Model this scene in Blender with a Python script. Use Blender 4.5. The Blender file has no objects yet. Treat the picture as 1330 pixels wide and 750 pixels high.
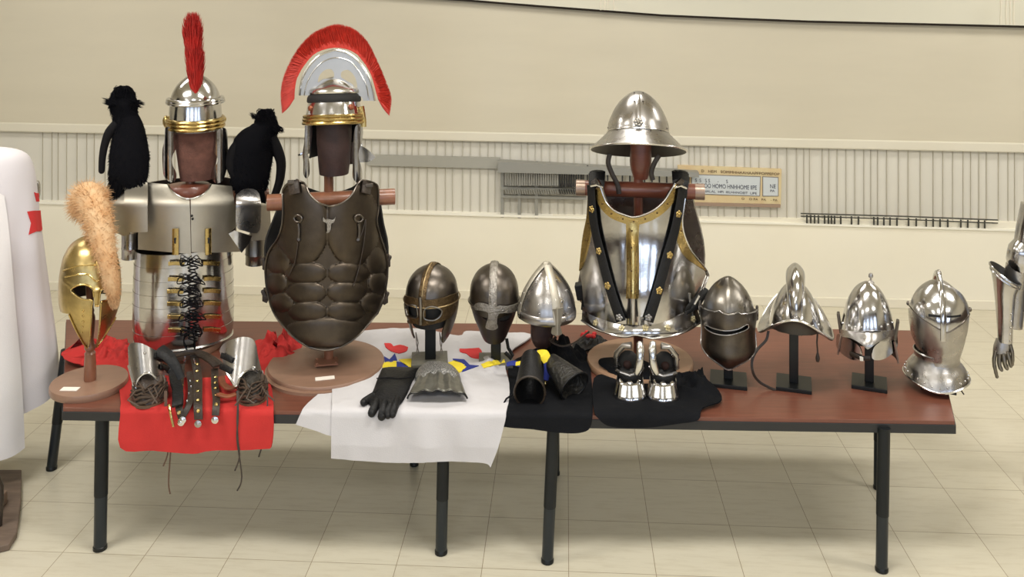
import bpy, bmesh, math, random
from mathutils import Vector, Matrix, noise
from mathutils.geometry import tessellate_polygon
random.seed(7)
PI = math.pi
COL = bpy.context.scene.collection
SC = bpy.context.scene

# ------------------------------------------------------------ camera, world, light, exposure
FPX = 1200.0          # focal length in pixels of the 1330 x 750 frame
CAMZ = 2.60; TOP = 0.65; HZ = -40.0
cam_d = bpy.data.cameras.new('camera'); cam = bpy.data.objects.new('camera', cam_d); COL.objects.link(cam)
cam.location = (0, -4, CAMZ); cam.rotation_euler = (PI/2, 0, 0)
cam_d.sensor_width = 36; cam_d.lens = 36*FPX/1330; cam_d.shift_y = -(375-HZ)/1330
cam_d.clip_start = 0.05
SC.camera = cam
SC.view_settings.view_transform = 'Standard'; SC.view_settings.look = 'None'
SC.view_settings.gamma = 1; SC.view_settings.exposure = 0.85
SC.view_settings.use_curve_mapping = False
w = bpy.data.worlds.new('world'); SC.world = w; w.use_nodes = True
w.node_tree.nodes['Background'].inputs[0].default_value = (0.8, 0.9, 1, 1)
w.node_tree.nodes['Background'].inputs[1].default_value = 0.5

def area(name, loc, rot, sx, sy, power, col):
    l = bpy.data.lights.new(name, 'AREA'); l.shape = 'RECTANGLE'; l.size = sx; l.size_y = sy
    l.energy = power; l.color = col
    o = bpy.data.objects.new(name, l); COL.objects.link(o); o.location = loc; o.rotation_euler = rot
    return o
for i, (x, y, p) in enumerate([(-3.6, 1.6, 24), (0.3, 1.6, 24), (4.2, 1.6, 24), (-3.0, -1.0, 44), (0.6, -1.0, 44), (4.2, -1.0, 44), (-4.6, -4.6, 36), (-0.6, -4.6, 34), (3.4, -4.6, 34)]):
    area('ceiling_lamp_light', (x, y, 3.86), (0, 0, 0), 1.7, 0.55, p, (1.0, 0.975, 0.93))
for x in (-4.4, -1.5, 1.5, 4.4):
    area('window_daylight', (x, -7.85, 2.05), (PI/2, 0, 0), 1.7, 1.5, 26, (0.62, 0.76, 1.0))

# ------------------------------------------------------------ small maths
def lin(r, g, b):
    return tuple(((c/255)/12.92 if c/255 <= 0.04045 else ((c/255+0.055)/1.055)**2.4) for c in (r, g, b))
def lerp(a, b, t): return a+(b-a)*t
def clamp(x, a=0.0, b=1.0): return max(a, min(b, x))
def sstep(a, b, x):
    t = clamp((x-a)/(b-a)); return t*t*(3-2*t)
def nz(x, y=0.0, z=0.0): return noise.noise(Vector((x, y, z)))
def cat(p0, p1, p2, p3, t):
    return tuple(0.5*((2*b)+(-a+c)*t+(2*a-5*b+4*c-d)*t*t+(-a+3*b-3*c+d)*t*t*t) for a, b, c, d in zip(p0, p1, p2, p3))
def smooth(pts, n=5, closed=False, sharp=()):
    """Catmull-Rom through pts; indices in sharp stay corners"""
    out = []; N = len(pts); segs = N if closed else N-1
    g = (lambda i: pts[i % N]) if closed else (lambda i: pts[max(0, min(N-1, i))])
    for i in range(segs):
        p1, p2 = g(i), g(i+1)
        p0 = g(i-1) if (i % N) not in sharp else p1
        p3 = g(i+2) if ((i+1) % N) not in sharp else p2
        for k in range(n): out.append(cat(p0, p1, p2, p3, k/n))
    if not closed: out.append(tuple(pts[-1]))
    return out
def interp(tab, x):
    if x <= tab[0][0]: return tab[0][1]
    for (a, fa), (b, fb) in zip(tab, tab[1:]):
        if x <= b: return lerp(fa, fb, (x-a)/(b-a))
    return tab[-1][1]
def gauss(x, w): return math.exp(-(x/w)**2)

# ------------------------------------------------------------ materials (all procedural)
def mat(name, col, metal=0.0, rough=0.5, var=0.0, vscale=6.0, col2=None, bump=0.0, bscale=40.0, rvar=0.0, stretch=None, coat=0.0, sheen=0.0, spec=0.5):
    m = bpy.data.materials.new(name); m.use_nodes = True; nt = m.node_tree; b = nt.nodes['Principled BSDF']
    b.inputs['Metallic'].default_value = metal; b.inputs['Roughness'].default_value = rough
    b.inputs['Base Color'].default_value = (*col, 1); b.inputs['Specular IOR Level'].default_value = spec
    if coat: b.inputs['Coat Weight'].default_value = coat; b.inputs['Coat Roughness'].default_value = 0.12
    if sheen: b.inputs['Sheen Weight'].default_value = sheen
    tc = nt.nodes.new('ShaderNodeTexCoord'); mp = nt.nodes.new('ShaderNodeMapping')
    nt.links.new(tc.outputs['Object'], mp.inputs[0])
    if stretch: mp.inputs['Scale'].default_value = stretch
    if var or rvar or col2:
        n = nt.nodes.new('ShaderNodeTexNoise'); n.inputs['Scale'].default_value = vscale; n.inputs['Detail'].default_value = 6; n.inputs['Roughness'].default_value = 0.62
        nt.links.new(mp.outputs[0], n.inputs['Vector'])
        r = nt.nodes.new('ShaderNodeValToRGB'); r.color_ramp.elements[0].position = 0.34; r.color_ramp.elements[1].position = 0.66
        c2 = col2 if col2 else tuple(c*(1-var) for c in col)
        r.color_ramp.elements[0].color = (*c2, 1); r.color_ramp.elements[1].color = (*col, 1)
        nt.links.new(n.outputs['Fac'], r.inputs[0]); nt.links.new(r.outputs[0], b.inputs['Base Color'])
        if rvar:
            mr = nt.nodes.new('ShaderNodeMapRange'); mr.inputs[1].default_value = 0.3; mr.inputs[2].default_value = 0.7
            mr.inputs[3].default_value = rough+rvar; mr.inputs[4].default_value = max(0.02, rough-rvar)
            nt.links.new(n.outputs['Fac'], mr.inputs[0]); nt.links.new(mr.outputs[0], b.inputs['Roughness'])
    if bump:
        n2 = nt.nodes.new('ShaderNodeTexNoise'); n2.inputs['Scale'].default_value = bscale; n2.inputs['Detail'].default_value = 3
        nt.links.new(mp.outputs[0], n2.inputs['Vector'])
        bp = nt.nodes.new('ShaderNodeBump'); bp.inputs['Strength'].default_value = bump; bp.inputs['Distance'].default_value = 0.01
        nt.links.new(n2.outputs['Fac'], bp.inputs['Height']); nt.links.new(bp.outputs[0], b.inputs['Normal'])
    return m
M = {}
M['steel'] = mat('polished_steel', (0.60, 0.59, 0.585), 1, 0.17, var=0.18, vscale=9, rvar=0.07, bump=0.06, bscale=22)
M['steel2'] = mat('brushed_steel', (0.46, 0.44, 0.42), 1, 0.30, var=0.22, vscale=11, rvar=0.09, bump=0.08, bscale=30)
M['satin'] = mat('satin_steel_plate', (0.50, 0.465, 0.39), 1, 0.52, var=0.12, vscale=5, rvar=0.06, bump=0.05, bscale=14)
M['dsteel'] = mat('darkened_steel', (0.15, 0.13, 0.11), 1, 0.36, var=0.3, vscale=14, rvar=0.08, bump=0.08, bscale=30)
M['dsteel2'] = mat('aged_steel', (0.24, 0.22, 0.19), 1, 0.33, var=0.25, vscale=14, rvar=0.08, bump=0.06, bscale=30)
M['muscle'] = mat('antiqued_bronze', (0.105, 0.085, 0.066), 1, 0.42, var=0.35, vscale=7, rvar=0.08, bump=0.10, bscale=26)
M['brass'] = mat('brass', (0.60, 0.44, 0.17), 1, 0.26, var=0.25, vscale=14, rvar=0.08, bump=0.08, bscale=40)
M['obrass'] = mat('old_brass', (0.17, 0.115, 0.06), 1, 0.48, var=0.45, vscale=40, rvar=0.1, bump=0.5, bscale=120)
M['gold'] = mat('golden_brass', (0.60, 0.45, 0.19), 1, 0.34, var=0.35, vscale=9, rvar=0.1, bump=0.12, bscale=26)
M['gplate'] = mat('grey_brushed_plate', (0.50, 0.48, 0.44), 1, 0.40, var=0.12, vscale=6)
M['pewter'] = mat('engraved_pewter', (0.42, 0.39, 0.35), 1, 0.38, var=0.4, vscale=60, bump=0.6, bscale=140)
M['silver'] = mat('silver_trim', (0.66, 0.65, 0.63), 1, 0.22)
M['inner_shade'] = mat('shaded_inner_metal', (0.07, 0.063, 0.055), 0.7, 0.5)  # back of metal sheets: the shade inside shells put into the colour
M['void'] = mat('black_parts_and_shade', (0.012, 0.011, 0.010), 0, 0.8)  # flat black for black parts and for painted shade inside helmets
M['black_leather'] = mat('black_leather', (0.007, 0.0068, 0.007), 0, 0.5, spec=0.3, bump=0.25, bscale=90)
M['brown_leather'] = mat('dark_brown_leather', (0.045, 0.030, 0.020), 0, 0.48, var=0.5, vscale=16, bump=0.3, bscale=80)
M['tan_leather'] = mat('russet_leather', (0.30, 0.09, 0.035), 0, 0.5, var=0.3, vscale=18)
M['suede'] = mat('brown_suede', lin(112, 74, 62), 0, 0.92, var=0.35, vscale=22, bump=0.3, bscale=120)
M['dsuede'] = mat('dark_maroon_leather', lin(56, 34, 30), 0, 0.6, var=0.4, vscale=14, bump=0.2, bscale=60)
M['wood'] = mat('stand_wood', lin(142, 110, 90), 0, 0.45, var=0.14, vscale=5, stretch=(1, 5, 5), coat=0.15)
M['dwood'] = mat('turned_wood', lin(138, 90, 66), 0, 0.35, var=0.3, vscale=8, stretch=(3, 3, 1), coat=0.3)
M['rwood'] = mat('red_brown_wood', lin(122, 68, 50), 0, 0.38, var=0.3, vscale=8, stretch=(1, 4, 4), coat=0.3)
M['black_iron'] = mat('black_painted_iron', (0.007, 0.008, 0.008), 0.0, 0.35, spec=.35)
M['slate'] = mat('grey_green_slate', lin(98, 96, 86), 0, 0.4, var=0.3, vscale=30)
M['table_leg'] = mat('black_table_steel', (0.007, 0.009, 0.010), 0, 0.4, spec=.3)
M['leg_low'] = mat('dark_glossy_leg_tube', (0.014, 0.019, 0.023), 0.2, 0.28)
M['edge'] = mat('black_table_edge', (0.014, 0.014, 0.014), 0, 0.45)
M['white'] = mat('white_linen', lin(196, 193, 194), 0, 0.9, var=0.04, vscale=8, bump=0.12, bscale=220)
M['robe'] = mat('white_robe_cloth', lin(216, 211, 214), 0, 0.9, bump=0.10, bscale=220)
M['redc'] = mat('red_cloth', lin(190, 42, 38), 0, 0.85, var=0.10, vscale=5, bump=0.12, bscale=200)
M['redp'] = mat('red_applique', lin(204, 52, 52), 0, 0.85)
M['blackc'] = mat('black_cloth', (0.0075, 0.008, 0.0095), 0, 0.92, var=0.2, vscale=9, bump=0.2, bscale=200, spec=0.12)
M['blue'] = mat('royal_blue_cloth', lin(36, 48, 128), 0, 0.8)
M['yellow'] = mat('yellow_cloth', lin(232, 208, 52), 0, 0.8)
M['redhair'] = mat('red_horsehair', lin(184, 36, 28), 0, 0.62, var=0.35, vscale=30)
M['redhair2'] = mat('scarlet_horsehair', lin(196, 50, 34), 0, 0.62, var=0.25, vscale=30)
M['tanfur'] = mat('tan_fur', lin(196, 150, 102), 0, 0.8, var=0.35, vscale=14, col2=lin(214, 182, 142))
M['blackfur'] = mat('black_fur', (0.0035, 0.0035, 0.005), 0, 0.85, spec=0.1)
M['cord'] = mat('black_lacing', (0.006, 0.0055, 0.0065), 0, 0.75, spec=0.15)
M['thong'] = mat('brown_thong', lin(86, 62, 46), 0, 0.6)
M['paper'] = mat('white_paper', lin(228, 220, 208), 0, 0.8)
M['plinth'] = mat('grey_brown_plinth_wood', lin(118, 100, 86), 0, 0.6, var=0.35, vscale=6, stretch=(1, 6, 1))
M['grey_rack'] = mat('grey_rack_metal', lin(150, 149, 142), 0.3, 0.5)
M['dark_rack'] = mat('dark_rack_metal', lin(66, 66, 60), 0.2, 0.5)
M['dark_hook'] = mat('black_hanger', (0.02, 0.02, 0.02), 0, 0.5)
M['wall'] = mat('cream_wall_paint', lin(204, 196, 175), 0, 0.85, var=0.05, vscale=1.2, stretch=(0.5, 1, 3))
M['dado'] = mat('ivory_dado_paint', lin(236, 230, 212), 0, 0.75, var=0.03, vscale=1.2)
M['panel'] = mat('slatted_panel_paint', lin(212, 208, 196), 0, 0.75, var=0.04, vscale=2)
M['groove'] = mat('panel_groove', lin(186, 180, 164), 0, 0.8)
M['gap'] = mat('dark_gap', lin(50, 42, 34), 0, 0.9)
M['ceil'] = mat('off_white_ceiling', lin(212, 205, 186), 0, 0.9)
M['dwall'] = mat('added_dark_panel', lin(60, 44, 34), 0, 0.5)
M['fixture'] = mat('white_fixture', lin(225, 225, 220), 0, 0.5)

# ------------------------------------------------------------ frames: photo pixels at an object's own distance
class Fr:
    """local frame of a thing: 1 unit = 1 photo pixel at the distance of the thing's base (converted to metres on build);
    the frame faces the camera (yaw) unless yaw=False"""
    def __init__(s, cx, by, z=TOP, dd=None, yaw=True):
        s.cx, s.by = cx, by
        s.dd = dd if dd else FPX*(CAMZ-z)/(by-HZ)
        s.s = s.dd/FPX
        s.loc = ((cx-665)*s.s, s.dd-4, CAMZ-(by-HZ)*s.s)
        s.a = math.atan((cx-665)/FPX) if yaw else 0.0
        s.ca, s.sa = math.cos(s.a), math.sin(s.a)
        s.k = (s.s*s.ca, s.s*s.ca, s.s)
    def world(s, v):
        x, y, z = v[0]*s.k[0], v[1]*s.k[1], v[2]*s.k[2]
        return (s.loc[0]+x*s.ca+y*s.sa, s.loc[1]-x*s.sa+y*s.ca, s.loc[2]+z)
    def local(s, w):
        dx, dy, dz = w[0]-s.loc[0], w[1]-s.loc[1], w[2]-s.loc[2]
        return ((dx*s.ca-dy*s.sa)/s.k[0], (dx*s.sa+dy*s.ca)/s.k[1], dz/s.k[2])
    def p(s, px, py, y=0.0):
        """point seen at that pixel on the upright plane y units behind the base"""
        rx, rz = (px-665)/FPX, -(py-HZ)/FPX
        num = s.loc[0]*s.sa+(s.loc[1]+4)*s.ca+y*s.k[1]; t = num/(rx*s.sa+s.ca)
        return s.local((rx*t, t-4, CAMZ+rz*t))
    def onz(s, px, py, z=0.0):
        """point seen at that pixel on the level plane z units above the base"""
        wz = s.loc[2]+z*s.k[2]; t = FPX*(CAMZ-wz)/(py-HZ)
        return s.local(((px-665)/FPX*t, t-4, wz))
    def proj(s, v):
        w = s.world(v); d = w[1]+4
        return 665+FPX*w[0]/d, HZ+FPX*(CAMZ-w[2])/d
ID = Fr(665, 0, dd=FPX, yaw=False); ID.loc = (0, 0, 0)     # plain metre frame

def props(o, label=None, cat_=None, group=None, kind=None):
    if label: o['label'] = label
    if cat_: o['category'] = cat_
    if group: o['group'] = group
    if kind: o['kind'] = kind
    return o
def thing(F, name, label, cat_, group=None):
    o = bpy.data.objects.new(name, None); COL.objects.link(o); o.location = F.loc; o.rotation_euler = (0, 0, -F.a); o.empty_display_size = 0.05
    return props(o, label, cat_, group)

SPLIT = {'rivets': 'rivet', 'brass_studs': 'brass_stud', 'silver_rivets': 'silver_rivet', 'side_rosettes': 'side_rosette', 'side_bosses': 'side_boss', 'leather_thongs': 'leather_thong', 'visor_pivots': 'visor_pivot'}
class MB:
    def __init__(s): s.v = []; s.f = []; s.m = []; s.cm = 0; s.nrm = None
    def add(s, vs, fs):
        b = len(s.v); s.v += [tuple(v) for v in vs]; s.f += [tuple(b+i for i in f) for f in fs]; s.m += [s.cm]*len(fs)
        return s
    def mtl(s, i): s.cm = i; return s
    def box(s, c, d, rz=0, rx=0, ry=0):
        R = Matrix.Rotation(rz, 3, 'Z') @ Matrix.Rotation(ry, 3, 'Y') @ Matrix.Rotation(rx, 3, 'X'); c = Vector(c)
        vs = [c+R @ Vector((x*d[0]/2, y*d[1]/2, z*d[2]/2)) for x in (-1, 1) for y in (-1, 1) for z in (-1, 1)]
        return s.add(vs, [(0, 1, 3, 2), (4, 6, 7, 5), (0, 4, 5, 1), (2, 3, 7, 6), (0, 2, 6, 4), (1, 5, 7, 3)])
    def hull8(s, a, b):   # a, b: 4-point rings
        return s.add(list(a)+list(b), [(3, 2, 1, 0), (4, 5, 6, 7), (0, 1, 5, 4), (1, 2, 6, 5), (2, 3, 7, 6), (3, 0, 4, 7)])
    def tube(s, pts, r, n=8, flat=1.0, up=None, caps=True):
        pts = [Vector(p) for p in pts]; N = len(pts); rs = r if isinstance(r, (list, tuple)) else [r]*N
        vs = []; prev = None
        for i, p in enumerate(pts):
            t = (pts[min(i+1, N-1)]-pts[max(i-1, 0)])
            if t.length < 1e-9: t = Vector((0, 0, 1))
            t.normalize()
            if up is not None:
                a = (up[i] if isinstance(up, list) else Vector(up)); a = (Vector(a)-t*Vector(a).dot(t))
            elif prev is None: a = t.orthogonal()
            else: a = prev-t*prev.dot(t)
            if a.length < 1e-6: a = t.orthogonal()
            a.normalize(); prev = a; b = t.cross(a)
            for k in range(n):
                th = 2*PI*k/n; vs.append(p+a*math.cos(th)*rs[i]*flat+b*math.sin(th)*rs[i])
        fs = [(i*n+k, i*n+(k+1) % n, (i+1)*n+(k+1) % n, (i+1)*n+k) for i in range(N-1) for k in range(n)]
        if caps: fs += [tuple(reversed(range(n))), tuple((N-1)*n+k for k in range(n))]
        return s.add(vs, fs)
    def lathe(s, c, prof, n=24, sx=1.0, sy=1.0, axis='Z'):
        c = Vector(c); vs = []; 
        for r, z in prof:
            for k in range(n):
                th = 2*PI*k/n; q = Vector((r*math.cos(th)*sx, r*math.sin(th)*sy, z))
                if axis == 'X': q = Vector((q.z, q.x, q.y))
                if axis == 'Y': q = Vector((q.x, q.z, q.y))
                vs.append(c+q)
        N = len(prof)
        fs = [(i*n+k, i*n+(k+1) % n, (i+1)*n+(k+1) % n, (i+1)*n+k) for i in range(N-1) for k in range(n)]
        fs += [tuple(reversed(range(n))), tuple((N-1)*n+k for k in range(n))]
        return s.add(vs, fs)
    def ball(s, c, r, n=10, rot=None):
        c = Vector(c); r = r if isinstance(r, (list, tuple)) else (r, r, r); vs = []; m = max(4, n//2)
        for j in range(m+1):
            ph = PI*j/m
            for k in range(n):
                th = 2*PI*k/n; q = Vector((r[0]*math.sin(ph)*math.cos(th), r[1]*math.sin(ph)*math.sin(th), r[2]*math.cos(ph)))
                if rot: q = rot @ q
                vs.append(c+q)
        return s.add(vs, [(j*n+k, (j+1)*n+k, (j+1)*n+(k+1) % n, j*n+(k+1) % n) for j in range(m) for k in range(n)])
    def disc(s, c, nrm, r, h, n=12):    # stud / rivet along a normal
        c = Vector(c); nrm = Vector(nrm).normalized(); a = nrm.orthogonal().normalized(); b = nrm.cross(a); vs = []
        for rr, hh in ((r, 0), (r, h*0.5), (r*0.6, h)):
            for k in range(n):
                th = 2*PI*k/n; vs.append(c+a*math.cos(th)*rr+b*math.sin(th)*rr+nrm*hh)
        fs = [(i*n+k, i*n+(k+1) % n, (i+1)*n+(k+1) % n, (i+1)*n+k) for i in range(2) for k in range(n)]+[tuple(2*n+k for k in range(n))]
        return s.add(vs, fs)
    def pieces(s):
        par = list(range(len(s.v)))
        def fd(i):
            while par[i] != i: par[i] = par[par[i]]; i = par[i]
            return i
        for f in s.f:
            a = fd(f[0])
            for i in f[1:]: par[fd(i)] = a
        g = {}
        for f in s.f: g.setdefault(fd(f[0]), []).append(f)
        out = []
        for fs in g.values():
            ids = sorted({i for f in fs for i in f}); mp = {i: k for k, i in enumerate(ids)}; q = MB(); q.add([s.v[i] for i in ids], [tuple(mp[i] for i in f) for f in fs]); out.append(q)
        return out
    def build(s, name, m, F=ID, parent=None, smooth=True, bevel=0.0, solid=0.0, sub=0, angle=None):
        if name in SPLIT and s.nrm is None:
            for q in s.pieces(): o = q.build(SPLIT[name], m, F, parent, smooth, bevel, solid, sub, angle)
            return o
        me = bpy.data.meshes.new(name); k = F.s; kx, ky, kz = F.k
        me.from_pydata([(v[0]*kx, v[1]*ky, v[2]*kz) for v in s.v], [], s.f)
        ms = m if isinstance(m, (list, tuple)) else [m]
        if s.nrm is not None: ms = [ms[0], M['inner_shade'] if ms[0].node_tree.nodes['Principled BSDF'].inputs['Metallic'].default_value > 0.5 else ms[0]]
        for q in ms: me.materials.append(q)
        for p, mi in zip(me.polygons, s.m): p.material_index = mi; p.use_smooth = smooth
        if s.nrm is None:
            bm = bmesh.new(); bm.from_mesh(me)
            bmesh.ops.remove_doubles(bm, verts=bm.verts, dist=1e-6)
            bmesh.ops.recalc_face_normals(bm, faces=bm.faces); bm.to_mesh(me); bm.free()
            if smooth and angle is not False: me.set_sharp_from_angle(angle=math.radians(angle or 40))
        o = bpy.data.objects.new(name, me); COL.objects.link(o)
        if parent is not None: o.parent = parent
        else: o.location = F.loc; o.rotation_euler = (0, 0, -F.a)
        if solid: q = o.modifiers.new('solid', 'SOLIDIFY'); q.thickness = solid*k; q.offset = 0
        if bevel: q = o.modifiers.new('bevel', 'BEVEL'); q.width = bevel*k; q.segments = 2; q.limit_method = 'ANGLE'; q.harden_normals = False
        if sub: q = o.modifiers.new('sub', 'SUBSURF'); q.levels = sub; q.render_levels = sub
        if s.nrm is not None:
            me.validate(); me.normals_split_custom_set_from_vertices([tuple(Vector((n[0]/kx, n[1]/ky, n[2]/kz)).normalized()) for n in s.nrm])
        return o

# ------------------------------------------------------------ parametric surfaces
class Surf:
    def __init__(s, F, fn, ur, vr, flip=False):
        s.F, s.fn, s.ur, s.vr = F, fn, ur, vr
        s.gr = getattr(s, 'gr', ur); s.eu = (ur[1]-ur[0])*1e-3; s.ev = (vr[1]-vr[0])*1e-3; s.sign = 1; s.grid = None
        um = (ur[0]+ur[1])/2; vm = lerp(vr[0], vr[1], 0.5)
        n = s._n(um, vm)
        if (n.y > 0) != flip: s.sign = -1
    def _n(s, u, v):
        a = Vector(s.fn(u+s.eu, v))-Vector(s.fn(u-s.eu, v)); b = Vector(s.fn(u, v+s.ev))-Vector(s.fn(u, v-s.ev))
        return a.cross(b)
    def N(s, u, v):
        n = s._n(u, v)
        if n.length < 1e-9: n = s._n(u, v+s.ev*6)
        if n.length < 1e-12: return Vector((0, 0, 1))
        return n.normalized()*s.sign
    def P(s, u, v, off=0.0):
        p = Vector(s.fn(u, v))
        return p+s.N(u, v)*off if off else p
    def uv(s, px, py):
        if s.grid is None:
            s.grid = []
            for i in range(41):
                for j in range(41):
                    u = lerp(*s.gr, i/40); v = lerp(*s.vr, j/40); q = s.F.proj(s.fn(u, v)); s.grid.append((q[0], q[1], u, v))
        b = min(s.grid, key=lambda g: (g[0]-px)**2+(g[1]-py)**2); u, v = b[2], b[3]
        for _ in range(6):
            q = s.F.proj(s.fn(u, v)); ex, ey = px-q[0], py-q[1]
            if abs(ex)+abs(ey) < 0.02: break
            qa = s.F.proj(s.fn(u+s.eu, v)); qb = s.F.proj(s.fn(u, v+s.ev))
            a, c = (qa[0]-q[0])/s.eu, (qa[1]-q[1])/s.eu; d, e = (qb[0]-q[0])/s.ev, (qb[1]-q[1])/s.ev
            det = a*e-c*d
            if abs(det) < 1e-6: break
            du = (ex*e-ey*d)/det; dv = (a*ey-c*ex)/det
            mu = (s.ur[1]-s.ur[0])*0.08; mv = (s.vr[1]-s.vr[0])*0.08
            u = clamp(u+clamp(du, -mu, mu), *s.ur); v = clamp(v+clamp(dv, -mv, mv), *s.vr)
        return u, v
    def at(s, px, py, off=0.0):
        u, v = s.uv(px, py); return s.P(u, v, off)
    def outline(s, pts, n=4, sharp=(), closed=True):
        return [s.uv(*q) for q in smooth(pts, n, closed, sharp)]
    def sheet(s, outline, holes=(), nu=40, nv=40, th=2.0, off=0.0, mb=None):
        """a curved plate of real thickness whose edge is the given outline in (u, v)"""
        (u0, u1), (v0, v1) = s.ur, s.vr
        def nrm2(l):
            o = []
            for u, v in l:
                q = ((u-u0)/(u1-u0), (v-v0)/(v1-v0))
                if not o or abs(q[0]-o[-1][0])+abs(q[1]-o[-1][1]) > 1e-5: o.append(q)
            if abs(o[0][0]-o[-1][0])+abs(o[0][1]-o[-1][1]) < 1e-5: o.pop()
            return o
        loops = [nrm2(outline)]+[nrm2(h) for h in holes]
        tris = tessellate_polygon([[Vector((a, b, 0)) for a, b in l] for l in loops])
        flat = [q for l in loops for q in l]
        bm = bmesh.new(); vs = [bm.verts.new((a, b, 0)) for a, b in flat]
        for t in tris:
            try: bm.faces.new([vs[i] for i in t])
            except ValueError: pass
        xs = [q[0] for q in flat]; ys = [q[1] for q in flat]
        for k in range(1, nu):
            c = k/nu
            if min(xs) < c < max(xs): bmesh.ops.bisect_plane(bm, geom=bm.verts[:]+bm.edges[:]+bm.faces[:], dist=1e-6, plane_co=(c, 0, 0), plane_no=(1, 0, 0))
        for k in range(1, nv):
            c = k/nv
            if min(ys) < c < max(ys): bmesh.ops.bisect_plane(bm, geom=bm.verts[:]+bm.edges[:]+bm.faces[:], dist=1e-6, plane_co=(0, c, 0), plane_no=(0, 1, 0))
        bm.verts.index_update()
        uvs = [(lerp(u0, u1, q.co.x), lerp(v0, v1, q.co.y)) for q in bm.verts]
        P = [Vector(s.fn(*q)) for q in uvs]; N = [s.N(*q) for q in uvs]
        n = len(P); own = mb is None; mb = mb or MB()
        if mb.nrm is None: mb.nrm = [(0, 0, 1)]*0
        V = [p+a*off for p, a in zip(P, N)]+[p+a*(off-th) for p, a in zip(P, N)]
        NN = [tuple(a) for a in N]+[tuple(-a) for a in N]
        fs = []
        for f in bm.faces:
            ids = [q.index for q in f.verts]
            if len(ids) < 3: continue
            a = Vector((0, 0, 0))
            for i in range(len(ids)): a += P[ids[i]].cross(P[ids[(i+1) % len(ids)]])
            if a.dot(N[ids[0]]+N[ids[1]]+N[ids[2]]) < 0: ids.reverse()
            fs.append(tuple(ids)); fs.append(tuple(i+n for i in reversed(ids)))
        base = 2*n
        for e in bm.edges:
            if len(e.link_faces) == 1:
                i, j = e.verts[0].index, e.verts[1].index
                t = P[j]-P[i]
                if t.length < 1e-7: continue
                cf = e.link_faces[0].calc_center_median(); cu = lerp(u0, u1, cf.x), lerp(v0, v1, cf.y)
                inn = Vector(s.fn(*cu))-(P[i]+P[j])/2
                bn = t.cross(N[i]); 
                if bn.dot(inn) > 0: bn = -bn
                bn = bn.normalized() if bn.length > 1e-9 else N[i]
                V += [V[i], V[j], V[j+n], V[i+n]]; NN += [tuple(bn)]*4
                q = [base, base+1, base+2, base+3]
                if (V[j]-V[i]).cross(V[i+n]-V[i]).dot(bn) < 0: q.reverse()
                fs.append(tuple(q)); base += 4
        bm.free()
        k0 = len(mb.m); mb.add(V, fs); mb.nrm += NN
        nb = sum(1 for f in fs if all(n <= i < 2*n for i in f))
        for q, f in enumerate(fs):
            if all(n <= i < 2*n for i in f): mb.m[k0+q] = 1
        return mb

class Prof:
    """profile curve (half width, py) from the apex downwards, by arc length"""
    def __init__(s, pts, apex=True, n=10):
        P = list(pts)
        if apex: ext = [(-P[1][0], P[1][1])]+P
        else: ext = [P[0]]+P
        ext = ext+[ext[-1]]
        dense = []
        for i in range(1, len(ext)-2):
            for k in range(n): dense.append(cat(ext[i-1], ext[i], ext[i+1], ext[i+2], k/n))
        dense.append(tuple(P[-1])); s.d = dense; s.t = [0.0]
        for a, b in zip(dense, dense[1:]): s.t.append(s.t[-1]+math.hypot(a[0]-b[0], a[1]-b[1]))
        s.L = s.t[-1]
    def ev(s, v):
        if v <= 0: 
            a, b = s.d[0], s.d[1]; return a[0]+(b[0]-a[0])*v/(s.t[1]-s.t[0]), a[1]
        lo, hi = 0, len(s.t)-1
        while hi-lo > 1:
            m = (lo+hi)//2
            if s.t[m] <= v: lo = m
            else: hi = m
        f = (v-s.t[lo])/(s.t[hi]-s.t[lo]); a, b = s.d[lo], s.d[hi]
        return lerp(a[0], b[0], f), lerp(a[1], b[1], f)
    def v(s, py):
        for i in range(len(s.d)-1):
            if s.d[i][1] <= py <= s.d[i+1][1]: return lerp(s.t[i], s.t[i+1], (py-s.d[i][1])/max(1e-6, s.d[i+1][1]-s.d[i][1]))
        return 0.0 if py < s.d[0][1] else s.L

class Helm(Surf):
    """surface of revolution, deeper than wide, with optional modifier, turn and tilt"""
    def __init__(s, F, cx, pts, kd=1.15, turn=0.0, tilt=0.0, yc=0.0, mod=None, piv=None, apex=True, arc=180):
        pr = Prof(pts, apex); s.pr = pr; ct, st = math.cos(turn), math.sin(turn); ca, sa = math.cos(tilt), -math.sin(tilt)
        piv = F.by-(piv if piv else pts[-1][1])
        def fn(u, v):
            hw, py = pr.ev(v); dz = 0.0; dy = 0.0
            if mod:
                r = mod(u, v, hw, py)
                if isinstance(r, tuple): hw, dz, dy = r
                else: hw = r
            x = hw*math.sin(u); y = -hw*kd*math.cos(u)+dy; z = F.by-py+dz
            x, y = x*ct-y*st, x*st+y*ct
            z -= piv; y, z = y*ca-z*sa, y*sa+z*ca; z += piv
            return (x+cx-F.cx, y+yc, z)
        a = math.radians(arc)
        s.gr = (turn-1.42, turn+1.42)
        super().__init__(F, fn, (-a, a), (0, pr.L))
    def rim(s, tab, step=6, top=0.0):
        """closed outline: top edge at v=top, lower rim given as [(deg, py)...] from -180 to 180"""
        a = math.degrees(s.ur[1]); us = [-a+step*i for i in range(int(2*a/step)+1)]
        us = sorted(set(us+[q[0] for q in tab if abs(q[0]) <= a]))
        low = [(math.radians(u), s.pr.v(interp(tab, u))) for u in us]
        return [(s.ur[0], top), (s.ur[1], top)]+low[::-1]
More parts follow.
